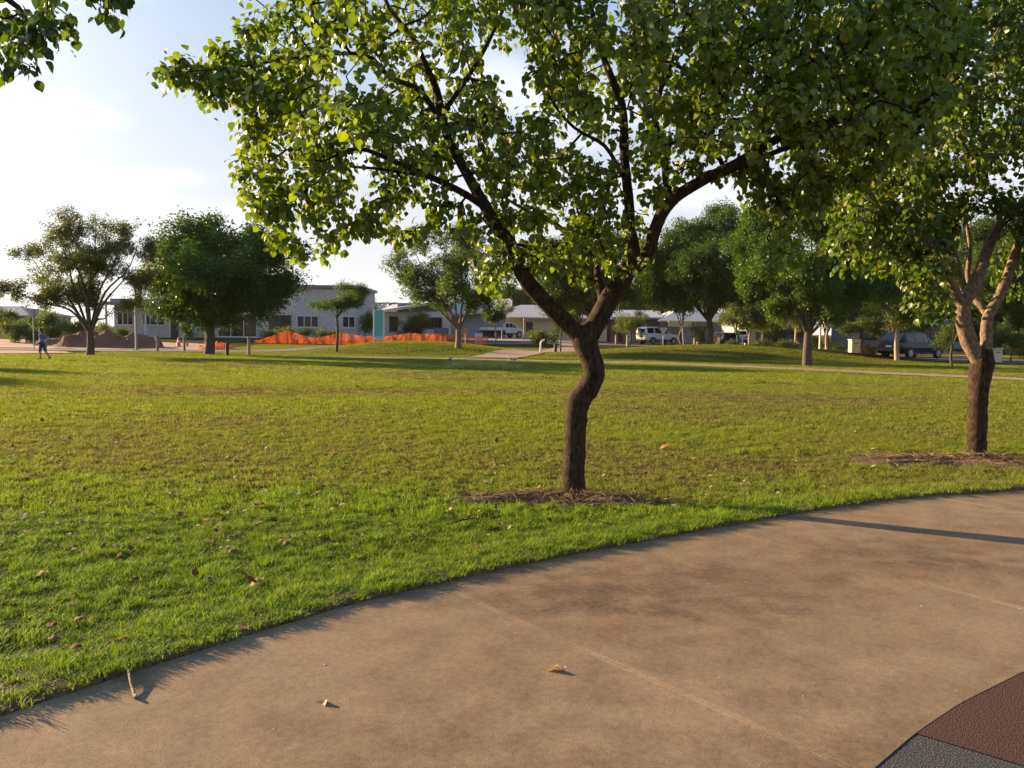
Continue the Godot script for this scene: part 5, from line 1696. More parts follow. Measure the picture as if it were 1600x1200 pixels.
	# traffic cone
	var cn := thing("traffic_cone", stand(279, 66.0), 0.0, "orange traffic cone near the black front door", "traffic cone")
	part_box("base", cn, Vector3(0, 0.03, 0), Vector3(0.46, 0.06, 0.46), M.cone_orange, 0.01)
	var cs := new_st()
	add_lathe(cs, [Vector2(0.17, 0.06), Vector2(0.115, 0.34), Vector2(0.075, 0.54), Vector2(0.03, 0.76), Vector2(0.0, 0.765)], 14)
	obj("cone", cs.commit(), M.cone_orange, cn)
	var bs := new_st()
	add_lathe(bs, [Vector2(0.123, 0.34), Vector2(0.084, 0.54)], 14)
	obj("reflective_band", bs.commit(), M.white_paint, cn)
	# utility boxes, pillars
	utility_box(748, 76.0, Vector3(0.62, 0.95, 0.5), M.white_paint, "white utility pillar box at the end of the orange netting")
	utility_box(689, 77.5, Vector3(1.35, 1.35, 0.8), M.box_green, "grey-green electrical cabinet behind the orange netting")
	letter_pillar(1335, 68.0, Vector3(0.75, 1.15, 0.55), "cream rendered letterbox pillar beside the sandy garden bed")
	letter_pillar(1557, 54.0, Vector3(0.5, 0.82, 0.5), "small cream pillar beside the trunk of the pale forked tree")
	# low bench-like rail by the traffic cone
	var rl := thing("timber_rail", stand(310, 66.5), 0.0, "low timber rail beside the traffic cone", "rail")
	part_box("rail", rl, Vector3(0, 0.42, 0), Vector3(2.0, 0.1, 0.12), M.timber)
	for x in [-0.85, 0.85]: part_box("leg", rl, Vector3(x, 0.17, 0), Vector3(0.12, 0.4, 0.1), M.timber)

func timber_bollard(px: float, depth: float, h: float, r: float, label: String, group: String, mat: Material) -> void:
	var o := thing("bollard", stand(px, depth), px, label, "bollard", group)
	obj("post", tube_mesh([Vector3(0, -0.1, 0), Vector3(0, h - 0.03, 0), Vector3(0, h, 0)], [r, r * 0.97, r * 0.8], 10), mat, o)
	obj("cap_ring", tube_mesh([Vector3(0, h - 0.16, 0), Vector3(0, h - 0.12, 0)], [r * 1.02, r * 1.02], 10), M.dark_post, o)

func plain_pole(px: float, depth: float, h: float, r: float, label: String, cat: String, mat: Material, lamp: bool) -> void:
	var o := thing("light_pole" if lamp else "pole", stand(px, depth), 0.0, label, cat)
	obj("shaft", post_mesh(h, r, 10, -0.1), mat, o)
	if lamp:
		part_box("base_plate", o, Vector3(0, 0.04, 0), Vector3(0.3, 0.08, 0.3), mat)
		obj("arm", tube_mesh([Vector3(0, h - 0.05, 0), Vector3(0, h + 0.25, 0.1), Vector3(0, h + 0.4, 0.7)], [0.05, 0.045, 0.04], 8), mat, o)
		part_box("lamp_head", o, Vector3(0, h + 0.42, 0.95), Vector3(0.22, 0.09, 0.55), mat, 0.02)
	else:
		obj("cap", tube_mesh([Vector3(0, h, 0), Vector3(0, h + 0.02, 0)], [r * 1.08, r * 0.8], 10), mat, o)

func tri_prism(half: float, h: float, thick: float, z: float) -> ArrayMesh:
	# an inverted triangle with cut corners, its top edge at y 0
	var c := 0.12 * half
	var p := [Vector2(-half + c, 0), Vector2(half - c, 0), Vector2(half, -c * 1.2), Vector2(c * 0.6, -h + c), Vector2(0, -h + c * 0.6), Vector2(-c * 0.6, -h + c), Vector2(-half, -c * 1.2)]
	var st := new_st()
	var f := p.map(func(v): return Vector3(v.x, v.y, z + thick))
	var b := p.map(func(v): return Vector3(v.x, v.y, z))
	face(st, f, Vector3.BACK)
	face(st, b, Vector3.FORWARD)
	for i in p.size():
		var j := (i + 1) % p.size()
		face(st, [f[i], f[j], b[j], b[i]], f[i] + f[j] - Vector3(0, -h * 0.8, 0))
	return st.commit()

func give_way(px: float, depth: float, top: float, half: float, turn: float, label: String) -> void:
	var s := thing("give_way_sign", stand(px, depth), turn, label, "sign")
	obj("post", post_mesh(top - 0.04, 0.035, 8, -0.1), M.galvanised, s)
	var h := half * 1.75
	var pl := obj("plate", tri_prism(half, h, 0.008, 0.04), M.galvanised, s)
	pl.position.y = top
	var rd := obj("border", tri_prism(half * 0.98, h * 0.98, 0.003, 0.05), M.red_paint, s)
	rd.position.y = top - 0.005
	var wf := obj("face", tri_prism(half * 0.76, h * 0.76, 0.003, 0.055), M.white_paint, s)
	wf.position.y = top - 0.075
	var font := SystemFont.new()
	font.font_names = PackedStringArray(["Droid Sans"])
	for k in 2:
		var tm := TextMesh.new()
		tm.text = ["GIVE", "WAY"][k]
		tm.font = font
		tm.font_size = 64
		tm.pixel_size = half * 0.0052
		tm.depth = 0.004
		var o := obj("lettering", tm, M.black, s)
		o.position = Vector3(0, top - 0.17 - k * half * 0.36, 0.064)

func utility_box(px: float, depth: float, s: Vector3, mat: Material, label: String) -> void:
	var o := thing("utility_box", stand(px, depth), 0.1, label, "utility box")
	part_box("cabinet", o, Vector3(0, s.y * 0.5, 0), s, mat, 0.03)
	part_box("lid", o, Vector3(0, s.y + 0.025, 0), Vector3(s.x + 0.08, 0.06, s.z + 0.08), mat, 0.01)
	part_box("door", o, Vector3(0, s.y * 0.5, s.z * 0.5 + 0.008), Vector3(s.x * 0.82, s.y * 0.8, 0.02), mat)
	part_box("plinth", o, Vector3(0, 0.02, 0), Vector3(s.x + 0.14, 0.12, s.z + 0.14), M.pink_paving)

func letter_pillar(px: float, depth: float, s: Vector3, label: String) -> void:
	var o := thing("letterbox_pillar", stand(px, depth), 0.15, label, "letterbox")
	part_box("pillar", o, Vector3(0, s.y * 0.5 - 0.05, 0), Vector3(s.x, s.y + 0.1, s.z), M.cream_render, 0.015)
	part_box("cap", o, Vector3(0, s.y + 0.04, 0), Vector3(s.x + 0.1, 0.08, s.z + 0.1), M.white_render, 0.01)
	part_box("slot", o, Vector3(0, s.y * 0.78, s.z * 0.5 + 0.004), Vector3(s.x * 0.5, 0.05, 0.012), M.black)

# ---------------------------------------------------------------- vehicles
func loft_body(st: SurfaceTool, S: Array) -> void:
	# stations [x, y low, y mid, y belt, y roof, w low, w mid, w belt, w roof]; each strip is smooth along the car
	var ring := func(s: Array) -> Array:
		var half := [Vector2(s[5], s[1]), Vector2(s[6], s[2]), Vector2(s[7], s[3]), Vector2(s[8], s[4])]
		var o := []
		for p in half: o.append(Vector3(s[0], p.y, p.x))
		for i in range(3, -1, -1): o.append(Vector3(s[0], half[i].y, -half[i].x))
		return o
	var rings := []
	for s in S: rings.append(ring.call(s))
	var mid := Vector3(0, 0.8, 0)
	for j in 8:
		var j2 := (j + 1) % 8
		var fn := []
		for i in S.size() - 1:
			var g: Vector3 = (rings[i + 1][j] - rings[i][j]).cross(rings[i][j2] - rings[i][j]) + (rings[i + 1][j2] - rings[i + 1][j]).cross(rings[i + 1][j2] - rings[i][j2]) * 0.5
			var cc: Vector3 = (rings[i][j] + rings[i + 1][j2]) * 0.5
			g = g.normalized()
			if g.dot(Vector3(0, cc.y - mid.y, cc.z)) < 0.0: g = -g
			fn.append(g)
		var vn := []
		for i in S.size():
			vn.append((fn[maxi(i - 1, 0)] + fn[mini(i, fn.size() - 1)]).normalized())
		for i in S.size() - 1:
			var v := [rings[i][j], rings[i + 1][j], rings[i + 1][j2], rings[i][j2]]
			var n := [vn[i], vn[i + 1], vn[i + 1], vn[i]]
			for t in [[0, 1, 2], [0, 2, 3]]:
				var g: Vector3 = (v[t[1]] - v[t[0]]).cross(v[t[2]] - v[t[0]])
				var o: Array = t if g.dot(fn[i]) < 0.0 else [t[0], t[2], t[1]]
				for q in o:
					st.set_normal(n[q])
					st.add_vertex(v[q])
	face(st, rings[0], Vector3.LEFT)
	face(st, rings[-1], Vector3.RIGHT)

func glass_between(S: Array, i: int, sg: float, u0 := 0.05, u1 := 0.95) -> ArrayMesh:
	# the side window between two stations, a little proud of the cabin
	var a: Array = S[i]
	var b: Array = S[i + 1]
	var p := func(u: float, v: float) -> Vector3:
		var lo := Vector3(lerpf(a[0], b[0], u), lerpf(a[3], b[3], u), lerpf(a[7], b[7], u) * sg)
		var hi := Vector3(lerpf(a[0], b[0], u), lerpf(a[4], b[4], u), lerpf(a[8], b[8], u) * sg)
		return lo.lerp(hi, v) + Vector3(0, 0.003, 0.008 * sg)
	var st := new_st()
	face(st, [p.call(u0, 0.08), p.call(u1, 0.08), p.call(u1, 0.86), p.call(u0, 0.86)], Vector3(0, 0.3, sg))
	return st.commit()

func glass_top(S: Array, i: int, lift: Vector3) -> ArrayMesh:
	var a: Array = S[i]
	var b: Array = S[i + 1]
	var st := new_st()
	var p := func(u: float, s: float) -> Vector3: return Vector3(lerpf(a[0], b[0], u), lerpf(a[4], b[4], u), lerpf(a[8], b[8], u) * s * 0.92) + lift
	face(st, [p.call(0.08, -1.0), p.call(0.92, -1.0), p.call(0.92, 1.0), p.call(0.08, 1.0)], lift)
	return st.commit()

func wheel(car: Node3D, x: float, z: float, r: float) -> void:
	var sg := signf(z)
	var turn := Basis(Vector3.RIGHT, PI * 0.5 * sg)
	var st := new_st()
	add_lathe(st, [Vector2(0.55 * r, -0.11), Vector2(0.93 * r, -0.11), Vector2(r, -0.07), Vector2(r, 0.07), Vector2(0.93 * r, 0.11), Vector2(0.62 * r, 0.11)], 24, Transform3D(turn, Vector3.ZERO))
	var w := obj("wheel", st.commit(), M.tyre, car)
	w.position = Vector3(x, r, z)
	var rs := new_st()
	add_lathe(rs, [Vector2(0.62 * r, 0.105), Vector2(0.58 * r, 0.07), Vector2(0.14 * r, 0.085), Vector2(0.0, 0.09)], 24, Transform3D(turn, Vector3.ZERO))
	for k in 5:
		var a := TAU * k / 5.0
		add_box(rs, turn * (Vector3(cos(a), 0, sin(a)) * 0.36 * r + Vector3(0, 0.095, 0)), Vector3(0.12 * r, 0.03, 0.46 * r), turn * Basis(Vector3.UP, -a + PI * 0.5))
	obj("rim", rs.commit(), M.rim, w)
	# the dark arch over it
	var ar := new_st()
	for k in 12:
		var a0 := PI * k / 12.0
		var a1 := PI * (k + 1) / 12.0
		var q := []
		for e in [[a0, r * 0.98], [a1, r * 0.98], [a1, r * 1.18], [a0, r * 1.18]]:
			q.append(Vector3(cos(e[0]) * e[1], sin(e[0]) * e[1], 0))
		face(ar, q, Vector3(0, 0, sg))
	var arch := obj("wheel_arch", ar.commit(), M.car_trim, car)
	arch.position = Vector3(x, r, z + sg * 0.115)

func make_cars() -> void:
	# dark blue sport utility, tail towards us on the left, nose to the right
	var S := [[-2.33, 0.50, 0.72, 0.95, 1.00, 0.76, 0.82, 0.80, 0.70], [-2.22, 0.34, 0.72, 1.04, 1.12, 0.84, 0.90, 0.87, 0.74], [-1.72, 0.30, 0.70, 1.06, 1.58, 0.86, 0.925, 0.89, 0.62], [-0.95, 0.28, 0.70, 1.03, 1.66, 0.86, 0.93, 0.90, 0.65], [0.0, 0.27, 0.70, 1.01, 1.67, 0.86, 0.93, 0.90, 0.66], [0.42, 0.27, 0.70, 1.0, 1.62, 0.86, 0.93, 0.90, 0.65], [1.28, 0.27, 0.70, 0.99, 1.04, 0.86, 0.93, 0.87, 0.66], [1.9, 0.30, 0.66, 0.92, 0.96, 0.84, 0.90, 0.82, 0.60], [2.28, 0.36, 0.60, 0.78, 0.82, 0.76, 0.82, 0.76, 0.55], [2.40, 0.44, 0.58, 0.68, 0.70, 0.62, 0.68, 0.66, 0.50]]
	var car := thing("sport_utility_car", stand(1424, 54.6), deg_to_rad(32.0), "dark navy blue sport utility car parked behind a pale-trunked tree", "car")
	car_parts(car, S, M.car_blue, 0.36, [-1.42, 1.5], 0.83, [2, 3, 4, 5], 1, 5)
	# the older white off-road wagon with a spare wheel on its tail door
	var W := [[-2.18, 0.52, 0.85, 1.12, 1.16, 0.80, 0.86, 0.84, 0.76], [-2.14, 0.48, 0.85, 1.14, 1.70, 0.82, 0.88, 0.86, 0.72], [-2.0, 0.45, 0.85, 1.14, 1.83, 0.84, 0.89, 0.87, 0.70], [-1.05, 0.45, 0.85, 1.14, 1.87, 0.85, 0.90, 0.88, 0.72], [-0.1, 0.45, 0.85, 1.13, 1.87, 0.85, 0.90, 0.88, 0.72], [0.35, 0.45, 0.85, 1.12, 1.80, 0.85, 0.90, 0.88, 0.70], [0.98, 0.45, 0.85, 1.12, 1.16, 0.85, 0.90, 0.86, 0.70], [1.95, 0.48, 0.82, 1.04, 1.08, 0.84, 0.88, 0.82, 0.66], [2.12, 0.50, 0.78, 0.95, 0.98, 0.80, 0.84, 0.78, 0.6], [2.2, 0.55, 0.70, 0.78, 0.8, 0.74, 0.78, 0.72, 0.55]]
	var wag := thing("off_road_wagon", stand(1027, 92.0), deg_to_rad(28.0), "boxy white off-road wagon with a spare wheel on its tail door", "car")
	car_parts(wag, W, M.car_white, 0.37, [-1.3, 1.45], 0.84, [2, 3, 4, 5], -1, 5)
	var sp := new_st()
	var tb := Basis(Vector3.BACK, PI * 0.5)
	add_lathe(sp, [Vector2(0.0, -0.1), Vector2(0.34, -0.1), Vector2(0.37, -0.06), Vector2(0.37, 0.08), Vector2(0.33, 0.11), Vector2(0.0, 0.12)], 24, Transform3D(tb, Vector3.ZERO))
	var spare := obj("spare_wheel", sp.commit(), M.wheel_cover, wag)
	spare.position = Vector3(-2.30, 1.12, -0.12)
	var rw := new_st()
	face(rw, [Vector3(-2.192, 1.24, -0.66), Vector3(-2.192, 1.24, 0.66), Vector3(-2.152, 1.66, 0.6), Vector3(-2.152, 1.66, -0.6)], Vector3.LEFT)
	obj("rear_window", rw.commit(), M.dark_glass, wag)
	# the white utility truck on the driveway
	var U := [[-0.35, 0.50, 0.85, 1.10, 1.14, 0.84, 0.88, 0.86, 0.80], [-0.30, 0.46, 0.85, 1.12, 1.66, 0.85, 0.89, 0.87, 0.72], [0.25, 0.45, 0.85, 1.12, 1.76, 0.85, 0.89, 0.87, 0.70], [0.75, 0.45, 0.85, 1.11, 1.74, 0.85, 0.89, 0.87, 0.70], [1.45, 0.45, 0.85, 1.08, 1.13, 0.85, 0.89, 0.85, 0.70], [2.3, 0.48, 0.80, 0.98, 1.02, 0.84, 0.87, 0.80, 0.66], [2.5, 0.52, 0.72, 0.84, 0.86, 0.78, 0.80, 0.74, 0.6]]
	var ute := thing("utility_truck", stand(786, 97.0), deg_to_rad(38.0), "white utility truck with a tray back on the pinkish driveway", "truck")
	car_parts(ute, U, M.car_white, 0.37, [-1.75, 1.6], 0.82, [1, 2, 3], -1, 3)
	part_box("tray", ute, Vector3(-1.5, 0.86, 0), Vector3(2.3, 0.10, 1.84), M.galvanised)
	for z in [-0.9, 0.9]: part_box("tray_side", ute, Vector3(-1.5, 1.04, z), Vector3(2.3, 0.26, 0.05), M.car_white)
	part_box("tailgate", ute, Vector3(-2.64, 1.04, 0), Vector3(0.05, 0.26, 1.8), M.car_white)
	part_box("chassis", ute, Vector3(-1.5, 0.6, 0), Vector3(2.2, 0.25, 0.8), M.car_trim)
	# two cars in the carports on the right
	var H := S.duplicate(true)
	var hb := thing("hatchback", stand(1156, 91.0), deg_to_rad(75.0), "white hatchback seen from its tail between the pale marker posts", "car")
	car_parts(hb, H, M.car_white, 0.34, [-1.42, 1.5], 0.83, [2, 3, 4, 5], 1, 5)
	var sd := thing("sedan", stand(1128, 89.0), deg_to_rad(100.0), "low dark sedan beside the white hatchback", "car")
	var sed := []
	for s in S:
		var q: Array = s.duplicate()
		for k in [1, 2, 3, 4]: q[k] *= 0.84
		sed.append(q)
	car_parts(sd, sed, M.car_blue, 0.32, [-1.42, 1.5], 0.83, [2, 3, 4, 5], 1, 5)

func car_parts(car: Node3D, S: Array, paint: Material, wr: float, axles: Array, track: float, side: Array, rear_glass: int, screen: int) -> void:
	var st := new_st()
	loft_body(st, S)
	obj("body", st.commit(), paint, car)
	for x in axles:
		for z in [-track, track]: wheel(car, x, z, wr)
	for sg in [-1.0, 1.0]:
		for i in side:
			if i < S.size() - 2: obj("side_window", glass_between(S, i, sg, 0.06, 0.94 if S[i + 1][4] - S[i + 1][3] > 0.2 else 0.62), M.dark_glass, car)
		var b: Array = S[side[-1]]
		part_box("mirror", car, Vector3(b[0] + 0.45, b[3] + 0.08, (b[7] + 0.1) * sg), Vector3(0.12, 0.15, 0.2), paint, 0.03)
		part_box("tail_light", car, Vector3(S[0][0] + 0.02, S[0][3] - 0.02, (S[0][6] - 0.12) * sg), Vector3(0.12, 0.16, 0.3), M.tail_lens, 0.02)
		part_box("headlight", car, Vector3(S[-2][0] - 0.02, S[-2][3] - 0.06, (S[-2][6] - 0.12) * sg), Vector3(0.2, 0.12, 0.26), M.head_lens, 0.03)
		part_box("sill_trim", car, Vector3((axles[0] + axles[1]) * 0.5, S[2][1] + 0.04, (S[3][5] + 0.03) * sg), Vector3(axles[1] - axles[0] - 2.3 * wr, 0.12, 0.06), M.car_trim, 0.01)
		part_box("door_handle", car, Vector3(S[3][0] + 0.35, S[3][3] - 0.12, (S[3][7] + 0.02) * sg), Vector3(0.16, 0.03, 0.03), paint, 0.006)
	if rear_glass >= 0: obj("rear_window", glass_top(S, rear_glass, Vector3(-0.006, 0.006, 0)), M.dark_glass, car)
	obj("windscreen", glass_top(S, screen, Vector3(0.006, 0.008, 0)), M.dark_glass, car)
	part_box("rear_bumper", car, Vector3(S[0][0] + 0.05, S[0][1] + 0.06, 0), Vector3(0.16, 0.2, S[0][5] * 2.0 + 0.06), M.car_trim, 0.03)
	part_box("number_plate", car, Vector3(S[0][0] - 0.012, S[0][2] + 0.06, 0), Vector3(0.02, 0.12, 0.4), M.plate)

# ---------------------------------------------------------------- the walker and the birds
func make_person() -> void:
	# walks to the west (-x): front leg straight, rear leg bent with its heel up
	var b := on_ground(66, 562)
	var skin := Color(0.36, 0.19, 0.12)
	var shirt := Color(0.055, 0.115, 0.24)
	var shorts := Color(0.03, 0.055, 0.14)
	var shoe := Color(0.10, 0.06, 0.045)
	var V := func(x: float, y: float, z: float) -> Vector3: return Vector3(x, y, z)
	var bones := [
		# torso, shoulders, hips
		[Vector3(0.015, 0.78, 0), Vector3(0.0, 0.95, 0), 0.105, 0.10, shirt], [Vector3(0.0, 0.95, 0), Vector3(-0.015, 1.12, 0), 0.10, 0.105, shirt],
		[Vector3(-0.01, 1.15, -0.10), Vector3(-0.01, 1.15, 0.10), 0.062, 0.062, shirt], [Vector3(0.015, 0.76, -0.06), Vector3(0.015, 0.76, 0.06), 0.095, 0.095, shorts],
		# neck, head
		[Vector3(-0.02, 1.17, 0), Vector3(-0.03, 1.25, 0), 0.044, 0.042, skin], [Vector3(-0.035, 1.315, 0), Vector3(-0.045, 1.36, 0), 0.078, 0.083, skin],
		[Vector3(-0.10, 1.30, 0), Vector3(-0.085, 1.28, 0), 0.036, 0.042, skin], [Vector3(-0.128, 1.335, 0), Vector3(-0.132, 1.318, 0), 0.012, 0.015, skin],
		[Vector3(-0.025, 1.335, -0.082), Vector3(-0.02, 1.315, -0.082), 0.014, 0.012, skin], [Vector3(-0.025, 1.335, 0.082), Vector3(-0.02, 1.315, 0.082), 0.014, 0.012, skin],
		# front (left) leg, straight
		[Vector3(0.0, 0.74, 0.075), Vector3(-0.05, 0.45, 0.075), 0.085, 0.075, shorts], [Vector3(-0.05, 0.45, 0.075), Vector3(-0.055, 0.38, 0.075), 0.055, 0.05, skin], [Vector3(-0.055, 0.38, 0.075), Vector3(-0.03, 0.07, 0.075), 0.052, 0.033, skin],
		[Vector3(-0.02, 0.045, 0.075), Vector3(-0.17, 0.035, 0.08), 0.042, 0.032, shoe],
		# rear (right) leg, bent
		[Vector3(0.02, 0.74, -0.075), Vector3(0.10, 0.46, -0.075), 0.085, 0.075, shorts], [Vector3(0.10, 0.46, -0.075), Vector3(0.12, 0.40, -0.075), 0.055, 0.05, skin], [Vector3(0.12, 0.40, -0.075), Vector3(0.30, 0.15, -0.075), 0.052, 0.034, skin],
		[Vector3(0.325, 0.13, -0.075), Vector3(0.24, 0.032, -0.075), 0.040, 0.030, shoe], [Vector3(0.24, 0.032, -0.075), Vector3(0.20, 0.03, -0.075), 0.030, 0.027, shoe],
		# arms: the near one swings forward bent, the far one hangs back
		[Vector3(-0.005, 1.14, 0.15), Vector3(0.05, 0.99, 0.18), 0.055, 0.052, shirt], [Vector3(0.05, 0.99, 0.18), Vector3(0.065, 0.90, 0.185), 0.036, 0.034, skin], [Vector3(0.065, 0.90, 0.185), Vector3(-0.10, 0.76, 0.17), 0.034, 0.024, skin],
		[Vector3(-0.005, 1.14, -0.15), Vector3(0.07, 0.99, -0.18), 0.055, 0.052, shirt], [Vector3(0.07, 0.99, -0.18), Vector3(0.09, 0.91, -0.185), 0.036, 0.034, skin], [Vector3(0.09, 0.91, -0.185), Vector3(0.12, 0.70, -0.17), 0.034, 0.024, skin]]
	# hands: palm, four fingers, thumb
	for h in [[Vector3(-0.10, 0.76, 0.17), Vector3(-0.75, -0.65, 0)], [Vector3(0.12, 0.70, -0.17), Vector3(-0.1, -1.0, 0)]]:
		var w: Vector3 = h[0]
		var d: Vector3 = h[1].normalized()
		var s := Vector3(d.y, -d.x, 0)
		bones.append([w, w + d * 0.06, 0.024, 0.026, skin])
		for k in 4:
			var f0 := w + d * 0.07 + s * (k - 1.5) * 0.016
			bones.append([f0, f0 + d * (0.05 + 0.008 * (1.5 - absf(k - 1.5))) + Vector3(0, 0, 0.015), 0.009, 0.007, skin])
		bones.append([w + d * 0.03 - s * 0.02, w + d * 0.065 - s * 0.045, 0.010, 0.008, skin])
	var p := thing("person", b, 0.0, "person in a blue T-shirt and dark blue shorts walking across the far lawn", "person")
	obj("body", body_mesh(bones, 0.012, 0.0145), M.figure, p)
	var hair := [[Vector3(-0.02, 1.385, 0), Vector3(-0.045, 1.40, 0), 0.083, 0.078, Color.WHITE], [Vector3(0.015, 1.35, 0), Vector3(0.02, 1.30, 0), 0.068, 0.055, Color.WHITE]]
	obj("hair", body_mesh(hair, 0.012, 0.014), M.hair, p)
	for z in [-0.032, 0.032]:
		part_box("eye", p, Vector3(-0.122, 1.348, z), Vector3(0.012, 0.014, 0.024), M.black)
	part_box("mouth", p, Vector3(-0.133, 1.283, 0), Vector3(0.008, 0.008, 0.036), M.maroon_paint)

func make_birds() -> void:
	var gr := Color(0.26, 0.25, 0.25)
	var pale := Color(0.5, 0.47, 0.44)
	var dark := Color(0.12, 0.12, 0.13)
	var i := 0
	for d in [[703, 565.0, 0.4, "small pale bird alone on the shaded grass before the mound"], [798, 564.5, 2.7, "small grey bird, taller of two standing together near the dry grass clump"], [805, 565.5, 0.2, "small grey bird stooping beside another near the dry grass clump"]]:
		var o := thing("bird", on_ground(d[0], d[1]) + Vector3(0, 0.0, 0), d[2], d[3], "bird", "birds on the far lawn")
		var up := 0.04 if i < 2 else -0.05
		var bones := [[Vector3(-0.05, 0.13, 0), Vector3(0.05, 0.16, 0), 0.045, 0.052, gr], [Vector3(0.05, 0.17, 0), Vector3(0.10, 0.22 + up, 0), 0.036, 0.026, pale], [Vector3(0.10, 0.22 + up, 0), Vector3(0.112, 0.228 + up, 0), 0.030, 0.028, pale], [Vector3(0.135, 0.222 + up, 0), Vector3(0.16, 0.212 + up, 0), 0.009, 0.004, dark], [Vector3(-0.06, 0.125, 0), Vector3(-0.13, 0.10, 0), 0.026, 0.014, dark]]
		for z in [-0.022, 0.022]:
			bones.append([Vector3(0.0, 0.10, z), Vector3(-0.005, 0.05, z), 0.012, 0.007, dark])
			bones.append([Vector3(-0.005, 0.05, z), Vector3(0.005, 0.006, z), 0.006, 0.006, dark])
			bones.append([Vector3(-0.012, 0.006, z), Vector3(0.03, 0.005, z), 0.005, 0.004, dark])
		obj("body", body_mesh(bones, 0.007, 0.0085), M.figure, o)
		i += 1

# ---------------------------------------------------------------- litter and grass
func make_tree_litter() -> void:
	for d in [[on_ground(884, 781), 1.0, 0.32, 91, "brown mulch and straw round the kinked trunk"], [on_ground(1500, 720), 1.55, 0.55, 92, "brown mulch and straw round the pale forked tree"]]:
		var c: Vector3 = d[0]
		var r := RandomNumberGenerator.new(); r.seed = d[3]
		var root := thing("mulch_bed", c, 0.0, d[4], "mulch", "")
		root.set_meta("kind", "stuff")
		var st := new_st()
		var n := 40
		var pt := func(i: int, j: int) -> Vector3:
			var a := TAU * i / n
			var rad := j / 6.0
			var wob := 1.0 + 0.9 * dry_fine.get_noise_2d(cos(a) * 2.0 + d[3], sin(a) * 2.0)
			var x: float = cos(a) * d[1] * rad * wob
			var z: float = sin(a) * d[2] * rad * wob
			return Vector3(x, 0.045 * (1.0 - rad * rad) - 0.006 + (0.06 * dry_fine.get_noise_2d((x + c.x) * 6.0, (z + c.z) * 6.0) * (1.0 - rad * rad)), z)
		for i in n:
			for j in 6:
				if j > 0: face(st, [pt.call(i, j), pt.call(i + 1, j), pt.call(i + 1, j + 1)], Vector3.UP)
				face(st, [pt.call(i, j), pt.call(i + 1, j + 1), pt.call(i, j + 1)], Vector3.UP)
		tag(obj("mulch", st.commit(), M.soil, root), "", "", "", "stuff")
		var stk := new_st()
		add_tube(stk, [Vector3(0, 0, -0.5), Vector3(0.03, 0.03, 0.0), Vector3(0, 0, 0.5)], [0.5, 0.6, 0.4], 3, false)
		var straw := new_st()
		for k in 1:
			add_tube(straw, [Vector3(0, 0, -0.5), Vector3(0.06, 0.04, 0.0), Vector3(0, 0, 0.5)], [0.012, 0.016, 0.010], 4, false)
		var xf := []
		var col := PackedColorArray()
		for k in 1500:
			var a := r.randf() * TAU
			var q := pow(r.randf(), 0.6) * 1.15
			var p := Vector3(cos(a) * d[1] * q, 0, sin(a) * d[2] * q)
			p.y = 0.045 * maxf(0.0, 1.0 - q * q) + r.randf_range(0.0, 0.045)
			xf.append(Transform3D(Basis(Vector3.UP, r.randf() * TAU) * Basis(Vector3.RIGHT, r.randfn() * 0.35) * Basis.from_scale(Vector3(0.6, 0.6, 1.0) * (0.03 + 0.19 * pow(r.randf(), 2.5))), p))
			var t := r.randf()
			col.append(Color(0.14, 0.085, 0.05).lerp(Color(0.58, 0.42, 0.24), pow(t, 1.4)))
		tag(multi("straw", straw.commit(), M.dry_leaf, xf, col, root), "", "", "", "stuff")

func in_mulch(x: float, z: float) -> float:
	var m := 9.0
	for d in [[on_ground(884, 781), 1.0, 0.32], [on_ground(1500, 720), 1.55, 0.55]]:
		var wob := 1.0 + 1.3 * dry_fine.get_noise_2d(x * 2.5, z * 2.5)
		m = minf(m, wob * pow((x - d[0].x) / d[1], 2.0) + wob * pow((z - d[0].z) / d[2], 2.0))
	return m

